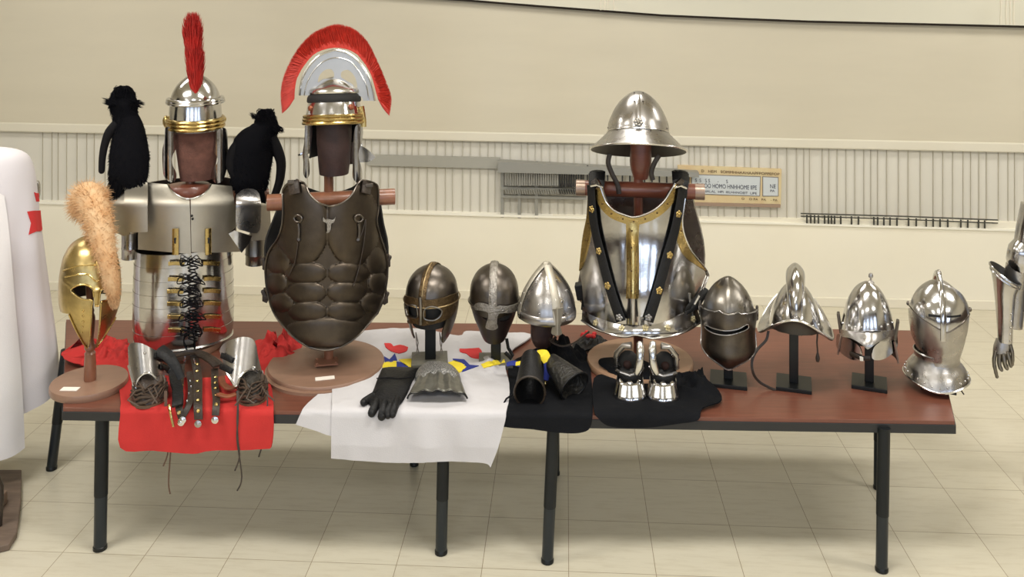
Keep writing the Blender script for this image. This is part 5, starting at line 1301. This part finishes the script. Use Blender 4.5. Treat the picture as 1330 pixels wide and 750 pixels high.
for j in range(NV+1):
    t = j/NV; y_ = lerp(495, 521, t); hw_2 = lerp(27, 39, t)
    for i in range(NU+1):
        s_ = i/NU*2-1; x_ = 570+hw_2*s_-2*t; u, v = DM.uv(x_, y_-1+3*(1-s_*s_)*t)
        cvs.append(DM.P(u, v, 1.5+(10+5*t)*math.sqrt(max(0, 1-s_*s_))*.9+1.1*math.cos(s_*PI*4.5)))
mb.add(cvs, [(j*(NU+1)+i, j*(NU+1)+i+1, (j+1)*(NU+1)+i+1, (j+1)*(NU+1)+i) for j in range(NV) for i in range(NU)])
mb.build('flared_cuff', mat('dull_grey_plate', lin(150, 148, 138), .85, .4, var=.35, vscale=14), DM.F, root, solid=1.8)
mb = MB(); mb.tube([q+Vector((0, 1, 0)) for q in cvs[NV*(NU+1):]], 1.3, 6); mb.build('leather_lining', M['black_leather'], DM.F, root)

# ============================================================ DARK BRACERS AND RIBBON ON THE BLACK CLOAK
F = Fr(688, 520); root = thing(F, 'bracer', 'black open-ended leather arm guard facing forward, nearest the white surcoat', 'arm guard', 'two dark arm guards')
def tubeshell(F, root, a, b_, ra, rb, name, m, inner, sq=1.0, th=1.6):
    a, b_ = Vector(a), Vector(b_); d = (b_-a).normalized(); x = Vector((1, 0, 0)); x = (x-d*x.dot(d)).normalized(); z = d.cross(x); mb = MB(); n = 32
    vs = []
    for (p, r_) in ((a, ra), (a*.66+b_*.34, ra*.66+rb*.34), (a*.33+b_*.67, ra*.33+rb*.67), (b_, rb), (b_, rb-th), (a, ra-th)):
        for k in range(n): t = 2*PI*k/n; vs.append(p+x*math.cos(t)*r_+z*math.sin(t)*r_*sq)
    mb.add(vs, [(j*n+k, j*n+(k+1) % n, ((j+1) % 6)*n+(k+1) % n, ((j+1) % 6)*n+k) for j in range(6) for k in range(n)])
    o = mb.build(name, m, F, root, angle=50)
    r = MB(); r.tube([a+x*math.cos(2*PI*k/32)*(ra-.5)+z*math.sin(2*PI*k/32)*(ra-.5)*sq for k in range(33)], 1.4, 6); r.build('rolled_rim', inner, F, root)
    return o
tubeshell(F, root, (0, -22, 20), (2, 30, 40), 20, 13, 'tube', M['black_leather'], M['brown_leather'], 1.35)
b = MB(); b.tube([(-20, -8, 12), (-30, -14, 8), (-34, -20, 3), (-28, -26, 1), (-18, -22, 1.5)], 1.2, 6); b.build('lace', M['cord'], F, root)
F = Fr(732, 512); root = thing(F, 'bracer', 'dark embossed leather arm guard lying tilted beside the yellow and blue ribbon', 'arm guard', 'two dark arm guards')
tubeshell(F, root, (14, -16, 18), (-18, 22, 34), 22, 11, 'tube', mat('embossed_black_leather', (.03, .028, .024), .3, .4, bump=.8, bscale=60), M['black_leather'], .85)
F = Fr(703, 503); root = thing(F, 'striped_ribbon', 'yellow and blue cloth strip with a small metal tip between the dark arm guards', 'ribbon')
for nm, m, pts, r_ in (('yellow_band', Y, [(670, 473, 10), (684, 470, 6), (695, 464, 2), (700, 460, 0)], [3, 3.5, 5, 6]), ('yellow_band', Y, [(697, 459, 0), (706, 461, -3), (711, 470, -6)], [4, 8, 6]),
                       ('blue_band', B, [(658, 474, 12), (668, 472, 12), (680, 476, 6)], [3, 4, 3]), ('blue_band', B, [(711, 470, -6), (711, 480, -10), (709, 494, -12)], [6, 4.5, 3.2]), ('blue_band', B, [(680, 474, 4), (690, 478, 0), (700, 477, -2)], [6, 7, 5]), ('blue_band', B, [(686, 466, 6), (694, 460, 4), (700, 458, 3)], [3, 4, 3])):
    b = MB(); pp = [Vector(F.p(*q)) for q in smooth(pts, 5)]; n = len(pp); b.tube(pp, [interp(list(enumerate(r_)), i/(n-1)*(len(r_)-1)) for i in range(n)], 10, flat=.3, up=(0, -.6, 1)); b.build(nm, m, F, root)
b = MB(); b.lathe(F.p(708, 502, -13), [(1.5, 0), (3, 2), (3, 4), (1.5, 7)], 12); b.build('metal_tip', M['brass'], F, root)

# ============================================================ PAIR OF PLATE GAUNTLETS
def gaunt(cx, by, s_, label):
    F = Fr(cx, by); root = thing(F, 'plate_gauntlet', label, 'gauntlet', 'pair of steel plate gauntlets')
    z0 = 8
    def shell(rows, n=30, fl=0, name='cuff', m=M['steel'], sy=.8, lean=0.35, facet=0):
        mb = MB(); vs = []
        for r_, z in rows:
            for k in range(n):
                t = 2*PI*k/n; rr = r_*(1+(.03*math.cos(8*t) if facet else 0)); vs.append((rr*math.cos(t)-s_*0, rr*math.sin(t)*sy+z*lean, z0+z))
        mb.add(vs, [(j*n+k, j*n+(k+1) % n, (j+1)*n+(k+1) % n, (j+1)*n+k) for j in range(len(rows)-1) for k in range(n)])
        return mb.build(name, m, F, root, solid=1.2, angle=50)
    shell([(22, -7), (20, 4), (17.2, 15), (16, 22)], name='bell_cuff', facet=1)
    shell([(16.3, 19), (16.5, 26), (18, 36)], name='leather_wrist', m=M['black_leather'])
    b = MB()
    for k in range(6): a = -PI/2+(-1.2+.48*k); b.ball((19.9*math.cos(a), 19.9*math.sin(a)*.8, z0+3), 1.2, 8)
    b.build('rivets', M['dsteel'], F, root)
    # hand plates: outer back arcs over, thumb plate inward
    b = MB()
    for k in range(4):
        x = -s_*(17-2*k); 
        b.tube([(-s_*18, 10-4*k+4, z0+34+k), (-s_*17, 10-5*k, z0+50+2*k), (-s_*8, 6-5*k, z0+62+2*k), (s_*2, 2-5*k, z0+66+k)], [3.4, 3.6, 3.4, 3.0], 10)
    fp = b.build('finger_plates', M['steel2'], F, root)
    b = MB(); 
    for k in range(5): b.ball((-s_*(19-k*3), 2+R(6), z0+46+k*4.5), (3, 3, 2.6), 8)
    b.build('knuckle_caps', M['silver'], F, root)
    b = MB(); b.tube([(s_*9, -14, z0+36), (s_*12, -17, z0+46), (s_*13, -16, z0+54)], [5, 5.5, 5], 12); b.ball((s_*13, -16, z0+55), 5, 12); b.tube([(s_*13, -16, z0+56), (s_*13.5, -14, z0+66), (s_*13, -10, z0+71)], [5, 5.2, 4], 12); b.ball((s_*13, -10, z0+71), 4.2, 12)
    b.build('thumb_plate', M['silver'], F, root)
    b = MB(); b.ball((-s_*2, 4, z0+44), (13, 7, 13), 14); lp = b.build('leather_palm', M['void'], F, root)
    b = MB(); b.ball((-s_*3, -1, z0+41), (6, 5, 6), 12); b.build('palm_patch', mat('palm_leather_%d' % cx, lin(44, 28, 24), 0, .7, spec=.2), F, root)
    b = MB(); b.tube([(-s_*17, -6, z0+34), (-s_*12, -13, z0+35), (0, -16, z0+33), (s_*12, -13, z0+36), (s_*17, -6, z0+40)], 2.2, 8); b.build('hand_rim', M['steel2'], F, root)
gaunt(818, 522, 1, 'steel plate gauntlet with bell cuff, thumb towards its mate on the right')
gaunt(861, 523, -1, 'steel plate gauntlet with bell cuff, thumb towards its mate on the left')

# ============================================================ BLACK FURRY FIGURES ON THE SHOULDERS
def furry(label, body, brad, limbs, yc, tufts, seed):
    F = F_seg; root = thing(F, 'furry_figure', label, 'soft toy', 'limp black furry figures'); random.seed(seed)
    pp = [Vector(F.p(x, y, yc)) for x, y in smooth(body, 5)]; n = len(pp); rr = [interp(list(enumerate(brad)), i/(n-1)*(len(brad)-1)) for i in range(n)]
    b = MB(); b.tube(pp, rr, 20, flat=.62, up=(0, -1, 0)); fz = []
    for i in range(5200):
        t = random.random()*(n-1); k = min(int(t), n-2); c = pp[k].lerp(pp[k+1], t-k); r_ = lerp(rr[k], rr[k+1], t-k); a = R(PI)
        d = Vector((math.cos(a), math.sin(a)*.62, 0)); s0 = c+d*r_*.93; fz.append((s0, s0+d*random.uniform(.8, 3.6)+Vector((R(1.5), 0, -random.uniform(1, 6))), Vector((0, 0, 0))))
    for (x, y, dx, dy, n_, sp, l) in tufts:
        for i in range(n_):
            s0 = Vector(F.p(x+R(sp), y+R(sp*.6), yc-8+R(6))); k = random.uniform(.5, 1.15); fz.append((s0, s0+Vector((dx*k+R(l*.25), R(4), -dy*k+R(l*.25))), Vector((R(1), 0, R(1)))))
    hair(b, fz, .7, 3); b.build('furry_body', M['blackfur'], F, root)
    for pts, r_ in limbs:
        b = MB(); q = [Vector(F.p(x, y, yc-2)) for x, y in smooth(pts, 5)]; m_ = len(q); b.tube(q, [interp(list(enumerate(r_)), i/(m_-1)*(len(r_)-1)) for i in range(m_)], 12); b.ball(q[-1], r_[-1], 10); b.build('arm', M['cord'], F, root)
furry('black furry limp figure standing on the shoulder plate above the brass helmet', [(160, 112), (160, 120), (160, 135), (163, 150), (167, 170), (168, 200), (167, 225), (166, 240)], [6, 14, 17, 15, 20, 25, 25, 22],
      [([(152, 160), (142, 172), (136, 188), (133, 205), (132, 222)], [6, 6, 5, 4.5, 4])], -14,
      [(148, 134, -9, -3, 150, 5, 9), (174, 134, 8, 2, 130, 6, 9), (160, 118, 0, 4, 200, 12, 5), (150, 242, -5, 18, 260, 9, 8), (178, 240, 2, 14, 260, 10, 8), (163, 240, -2, 8, 160, 14, 6)], 21)
furry('black furry limp figure slumped on the shoulder plate beside the bronze cuirass', [(345, 142), (345, 150), (345, 163), (340, 174), (330, 190), (326, 210), (325, 232), (326, 246)], [6, 13, 16, 20, 29, 29, 26, 20],
      [([(352, 178), (360, 195), (365, 212), (363, 235), (356, 256)], [8, 8, 7, 6, 5]), ([(312, 184), (303, 198), (301, 214), (306, 228)], [7, 8, 8, 7])], -14,
      [(332, 152, -5, -5, 40, 4, 5), (358, 166, 8, 5, 90, 5, 6), (345, 148, 0, 4, 200, 12, 5), (318, 248, -3, 14, 260, 10, 8), (334, 252, 2, 18, 300, 9, 8), (326, 250, 0, 10, 160, 14, 6)], 22)

# ============================================================ WHITE ROBE ON ITS BODY FORM, LEFT
F = Fr(-30, 612, z=0.03)
root = thing(F, 'white_robe', 'long white robe with a red cross at the side, hanging at the left edge', 'robe')
def fold(u, v, hw, py):
    k = sstep(225, 330, py); return hw+k*(2.6*math.sin(u*7+.6)+1.6*math.sin(u*13+py*.006))
Rb = Helm(F, -28, [(0, 192), (40, 196), (64, 205), (74, 222), (79, 250), (86, 310), (94, 370), (101, 420), (107, 465), (112, 520), (116, 575), (118, 600)], kd=.62, mod=fold)
hem = [(-180, 525), (-60, 530), (0, 528), (35, 530), (58, 522), (75, 514), (90, 506), (120, 505), (180, 515)]
Rb.sheet(Rb.rim(hem), nu=120, nv=70, th=2).build('robe_cloth', M['robe'], F, root)
fp = [(-1.2, 262), (-.5, 240), (.1, 236), (.42, 250), (.47, 300), (.50, 400), (.535, 500), (.545, 572), (.3, 576), (-.3, 574), (-1.2, 570)]
Rb.sheet([(u, Rb.pr.v(v)) for u, v in smooth(fp, 6, True, (3, 7, 10, 0))], nu=110, nv=70, th=1.6, off=3.2).build('front_panel', mat('bright_white_cloth', lin(232, 228, 227), 0, .9, bump=.1, bscale=220), F, root)
Rb.gr = (-.2, 1.6)
Rb.sheet(Rb.outline([(35, 275), (42, 274), (50, 274), (56, 300), (46, 301), (37, 305), (40, 290)], 2, sharp=tuple(range(7))), nu=160, nv=110, th=1, off=1.4).build('red_cross', M['redp'], F, root)
Rb.sheet(Rb.outline([(44, 250), (48, 252), (50, 262), (47, 262)], 2, sharp=tuple(range(4))), nu=160, nv=110, th=1, off=1.2).build('red_cross', M['redp'], F, root)
b = MB(); b.lathe(F.p(47, 247, 20), [(5, -12), (6, -6), (6, 8), (4, 12)], 14, 1, 1); b.build('shoulder_buckle', M['steel2'], F, root)
F2 = Fr(-30, 720, z=0.0, yaw=False); pst = thing(F2, 'robe_stand', 'grey-brown wooden stand foot at the lower left below the white robe', 'stand')
pp = [(-90, 618), (28, 618), (27, 660), (22, 700), (12, 716), (-10, 722), (-90, 722)]
def onfloor(px, py, z=0.0): dd = FPX*(CAMZ-z)/(py-HZ); y = (dd-F2.dd)/F2.s; return ((px-665)*(1+y/FPX)-(F2.cx-665), y)
o = [onfloor(*q) for q in pp]; n = len(o); b = MB(); b.add([(x, y, 0.5) for x, y in o]+[(x, y, 9) for x, y in o], [(i, (i+1) % n, n+(i+1) % n, n+i) for i in range(n)]+[tuple(reversed(range(n))), tuple(range(n, 2*n))])
b.build('foot_board', M['plinth'], F2, pst, smooth=False, bevel=1.2)
b = MB(); x, y = onfloor(-8, 668); b.box((x, y, 18), (26, 24, 18)); b.build('foot_block', mat('lighter_plinth_wood', lin(140, 116, 98), 0, .6, var=.3, vscale=8), F2, pst, smooth=False, bevel=1.5)
b = MB(); x, y = onfloor(-30, 628); b.tube([(x, y, 9), (x, y, 250), (x, y, 430)], 8, 14); b.build('upright', M['plinth'], F2, pst)
b = MB(); x, y = onfloor(-2, 690); b.tube([(x-6, y, 80), (x+2, y-2, 60), (x+4, y-4, 40), (x+3, y-4, 10)], [5, 6, 5, 4], 10); b.build('dark_strap', M['brown_leather'], F2, pst)

# ============================================================ ARMOURED ARM AT THE RIGHT EDGE
F = Fr(1392, 640, z=0.0)
root = thing(F, 'suit_of_armour', 'steel armoured arm with gauntlet hanging down at the right edge', 'armour')
def limb(pts, rr, name, m, n=20, flat=1.0, sh=None):
    b = MB(); q = [Vector(F.p(*a)) for a in smooth(pts, 4)]; k = len(q); b.tube(q, [interp(list(enumerate(rr)), i/(k-1)*(len(rr)-1)) for i in range(k)], n, flat=flat, up=(0, -1, 0)); return b.build(name, m, F, root, angle=60)
limb([(1346, 270, 0), (1338, 300, -2), (1332, 325, -3)], [22, 20, 17], 'upper_arm_plate', M['steel'])
limb([(1334, 312, -4), (1328, 326, -6), (1325, 340, -6), (1324, 352, -6)], [12, 20, 20, 14], 'elbow_plate', M['steel'])
limb([(1322, 346, -4), (1318, 372, -5), (1316, 400, -7), (1314, 424, -8)], [17, 16.5, 16, 15], 'forearm_plate', M['steel2'])
# cuff of the gauntlet: flared oblique opening
GC = Helm(F, 1304, [(22, 362), (17, 380), (14, 400), (11.5, 430), (10.5, 452)], kd=1.0, apex=False, yc=-26, turn=0, mod=lambda u, v, hw, py: (hw, (12*-math.sin(u))*(1-sstep(362, 395, py)), 0))
def shiftx(v): return (v-400)*-.06
o_ = GC.sheet([(-PI*.999, 0), (PI*.999, 0), (PI*.999, GC.pr.L), (-PI*.999, GC.pr.L)], nu=60, nv=20, th=1.6).build('gauntlet_cuff', M['steel'], F, root)
e = MB(); ring(e, GC, [(math.radians(-179+6*i), 6) for i in range(60)], 1.0, .6, 6, 1, uvin=True); ring(e, GC, [(math.radians(-179+6*i), 1) for i in range(60)], 1.2, 0, 6, 1, uvin=True); e.build('cuff_moulding', M['silver'], F, root)
rv = MB()
for k in range(5): rv.disc(GC.P(.75, GC.pr.v(412+9*k), 0), GC.N(.75, GC.pr.v(412+9*k)), 1.2, 1.4, 8)
rv.build('rivets', M['silver'], F, root)
limb([(1304, 444, -26), (1301, 454, -28), (1299, 464, -30)], [11.5, 12, 10.5], 'hand_back_plate', M['steel2'], flat=.7)
for pts, r_ in (([(1293, 456, -34), (1291, 470, -36), (1293, 482, -36), (1295, 490, -34)], 2.7), ([(1298, 460, -36), (1298, 474, -38), (1301, 481, -38)], 3), ([(1303, 460, -35), (1305, 472, -37), (1308, 479, -36)], 3.4), ([(1308, 456, -32), (1311, 468, -33), (1313, 476, -32)], 3), ([(1312, 448, -30), (1315, 460, -31), (1315, 474, -30)], 2.6)):
    b = MB(); q = [Vector(F.p(*a)) for a in smooth(pts, 4)]; k = len(q); b.tube(q, [r_*(1.1-.25*i/k+(.12 if i % 3 == 0 else 0)) for i in range(k)], 10); b.ball(q[-1], r_*.8, 8); b.build('finger', M['dsteel2'], F, root)
# body and stand, just beyond the frame
TB = Helm(F, 1392, [(14, 225), (40, 240), (52, 262), (50, 320), (42, 370), (44, 410), (56, 440)], kd=.6, apex=False)
TB.sheet([(-PI*.999, 0), (PI*.999, 0), (PI*.999, TB.pr.L), (-PI*.999, TB.pr.L)], nu=60, nv=30, th=2.5).build('torso_plate', M['steel2'], F, root)
b = MB(); b.tube([(0, 0, 8), (0, 0, 410)], 7, 14); b.lathe((0, 0, 0), [(59, 0), (60, 2), (60, 7), (59, 8)], 40); b.build('support_post', M['wood'], F, root, angle=50)

# ============================================================ THINGS ON THE BACK WALL
def wallbox(mb, x0, y0, x1, y1, d0, d1, x0b=None):
    a = [wpx(x0, y1, 0), wpx(x1, y1, 0), wpx(x1, y0, 0), wpx(x0, y0, 0)]; n = RM @ Vector((0, -1, 0))
    return mb.hull8([p+n*d1 for p in a], [p+n*d0 for p in a])
def wallquad(mb, q, d0, d1):
    n = RM @ Vector((0, -1, 0)); a = [wpx(x, y, 0) for x, y in q]; return mb.hull8([p+n*d1 for p in a], [p+n*d0 for p in a])
# coat rack with hangers
root = bpy.data.objects.new('coat_rack', None); COL.objects.link(root); c0 = wpx(705, 284, .03); root.location = c0
props(root, 'long grey metal coat rack shelf on the slatted wall behind the steel breastplate', 'coat rack')
def addpart(mb, name, m, root=root, **k):
    c = root.location; mb.v = [(v[0]-c.x, v[1]-c.y, v[2]-c.z) for v in mb.v]; return mb.build(name, m, ID, root, smooth=False, **k)
mb = MB(); wallquad(mb, [(478, 214), (650, 218), (650, 204), (478, 200)], .012, .035); addpart(mb, 'shelf_rail', mat('faded_grey_paint', lin(158, 156, 146), 0, .6))
mb = MB(); wallquad(mb, [(648, 220), (905, 232), (905, 226), (725, 217), (700, 205), (648, 205)][0:1]+[(905, 226), (905, 220), (648, 206)], .02, .12); addpart(mb, 'top_shelf', M['grey_rack'])
for y0, y1, nm in ((240, 244, 'hanging_rail'), (251, 254, 'lower_rail')):
    mb = MB(); wallquad(mb, [(651, y1), (762, y1+3), (762, y0+3), (651, y0)], .03, .07); addpart(mb, nm, M['grey_rack'])
for x, yb in ((653, 280), (675, 281), (697, 281)):
    mb = MB(); wallbox(mb, x-2, 208, x+2, yb, .03, .06); addpart(mb, 'rack_post', M['grey_rack'])
random.seed(4)
hg = None
for i in range(34):
    x = 657+i*3.05
    dark = x > 727
    mb = MB(); mb2 = MB(); w_ = 1.0+random.random()*.5
    y0 = 222+(x-657)*.02; y1 = 241 if not dark else 243
    p = [wpx(x, y0, .10), wpx(x, (y0+y1)/2, .10), wpx(x, y1, .10)]
    mb.tube(p, [.004, .005*w_, .007*w_], 6)
    p2 = [wpx(x-.8, 246, .09), wpx(x, 249, .09), wpx(x+1, 252, .09)]; mb.tube(p2, .005, 6)
    o = mb.build('coat_hanger', M['dark_hook'] if dark else M['grey_rack'], ID); loc = wpx(x, 240, .1); o.data.transform(Matrix.Translation(-loc)); o.location = loc
    props(o, 'thin black coat hanger on the wall rack beside the breastplate crossbar' if dark else 'thin grey coat hanger on the wall rack left of the breastplate', 'coat hanger', 'black coat hangers on the rack' if dark else 'grey coat hangers on the rack')
for i in range(16):
    x = 742+[0, 21][i] if i < 2 else 770+(i-2)*9.6
    mb = MB(); mb.tube([wpx(x, 215 if i < 2 else 226, .1), wpx(x, 230, .1), wpx(x, 241, .1)], .006, 6)
    o = mb.build('coat_hanger', M['dark_hook'], ID); loc = wpx(x, 230, .1); o.data.transform(Matrix.Translation(-loc)); o.location = loc
    props(o, 'thin black coat hanger on the wall rack seen around the breastplate crossbar', 'coat hanger', 'black hangers behind the breastplate')
# sign
root = bpy.data.objects.new('wall_sign', None); COL.objects.link(root); root.location = wpx(955, 262, .02)
props(root, 'long beige sign with pale blue lettered panels on the slatted wall', 'sign')
mb = MB(); wallquad(mb, [(880, 262), (1013, 266), (1014, 219), (880, 214)], .0, .03); addpart(mb, 'board', mat('beige_sign_board', lin(214, 202, 160), 0, .6, var=.12, vscale=3, col2=lin(206, 178, 134)), root)
mb = MB(); wallquad(mb, [(880, 265), (1012, 268), (1012, 264), (880, 261)], .0, .045); addpart(mb, 'lower_rail', mat('sign_rail', lin(150, 128, 110), 0, .6), root)
fr = mat('sign_frame_grey', lin(128, 122, 116), 0, .6); bl_ = mat('pale_blue_panel', lin(196, 202, 204), 0, .6); ink = mat('sign_ink', lin(66, 68, 82), 0, .7); bink = mat('sign_brown_ink', lin(92, 70, 50), 0, .7)
for q in ([(898, 250), (985, 253), (986, 229), (898, 226)], [(990, 253), (1009, 253), (1009, 230), (990, 229)]):
    mb = MB(); wallquad(mb, [(q[0][0]-1, q[0][1]+1), (q[1][0]+1, q[1][1]+1), (q[2][0]+1, q[2][1]-1), (q[3][0]-1, q[3][1]-1)], .02, .033); addpart(mb, 'panel_frame', fr, root)
    mb = MB(); wallquad(mb, q, .02, .036); addpart(mb, 'blue_panel', bl_, root)
def text(s, px, py, hpx, m, wid=None, nm='lettering'):
    cu = bpy.data.curves.new(nm, 'FONT'); cu.body = s; cu.extrude = .0008; cu.size = 1.0; o = bpy.data.objects.new(nm, cu); COL.objects.link(o)
    bpy.context.view_layer.update(); dg = bpy.context.evaluated_depsgraph_get(); me = bpy.data.meshes.new_from_object(o.evaluated_get(dg)); bpy.data.objects.remove(o)
    xs = [v.co.x for v in me.vertices]; ysv = [v.co.y for v in me.vertices]; w0 = max(xs)-min(xs); h0 = max(ysv)-min(ysv)
    p = wpx(px, py, .098+.0); s_ = (p-Vector((0, -4, CAMZ))).length/FPX; p = wpx(px, py, .0)+RM @ Vector((0, -.037, 0)); dd = p.y+4; k = dd/FPX
    sx_ = wid*k/w0; sz = hpx*k/h0; x0 = min(xs); y0 = min(ysv); me.materials.clear(); me.materials.append(m)
    for v in me.vertices:
        q = RM @ Vector(((v.co.x-x0)*sx_, -v.co.z, 0)); v.co = (q.x, q.y, (v.co.y-y0)*sz-(v.co.x-x0)*sx_*.03)
    ob = bpy.data.objects.new(nm, me); COL.objects.link(ob); ob.parent = root; ob.location = p-Vector(root.location); return ob
text('S  S   S S      -      S', 902, 235, 4.5, ink, 42)
text('O OOO HOMO HNHHOME IIPE', 903, 242, 5.5, ink, 78)
text('PHONALAL  HPI  IIILHHNOEIT  LIPE', 903, 248, 3, ink, 78)
text('NE', 999, 243, 5, ink, 7); text('PA', 999, 248, 3, ink, 6)
text('D   HEM   SOMMHHAAHAAPFPOPPEFOP', 910, 222.5, 3.4, bink, 100)
text('O    O PA   PA    - PA', 962, 258, 2.8, bink, 46)
# hook rail on the right
root = bpy.data.objects.new('hook_rail', None); COL.objects.link(root); root.location = wpx(1168, 298, .03)
props(root, 'dark metal rail with short hooks on the slatted wall behind the four right steel helmets', 'hook rail')
mb = MB(); mb.tube([wpx(1040, 277.5, .09), wpx(1168, 281, .09), wpx(1296, 286, .09)], .006, 6); addpart(mb, 'upper_bar', M['dark_rack'], root)
mb = MB(); mb.tube([wpx(1040, 281, .07), wpx(1168, 285, .07), wpx(1296, 290, .07)], .005, 6); addpart(mb, 'lower_bar', M['dark_rack'], root)
mb = MB(); wallquad(mb, [(1041, 290), (1295, 297), (1295, 291), (1041, 283)], .0, .02); addpart(mb, 'back_plate', mat('rail_back_plate', lin(140, 140, 124), 0, .7), root)
for i in range(26):
    x = [1048, 1053, 1058, 1063, 1071, 1076, 1080, 1084, 1092, 1106, 1115, 1135, 1140, 1148, 1156, 1165, 1180, 1190, 1203, 1212, 1221, 1231, 1248, 1257, 1271, 1279][i]; y = 279+(x-1040)*.032
    mb = MB(); mb.tube([wpx(x, y, .085), wpx(x, y+6, .085), wpx(x, y+13, .05)], .0065, 6); addpart(mb, 'hook', M['dark_rack'], root)
    if i % 2 == 0:
        pass
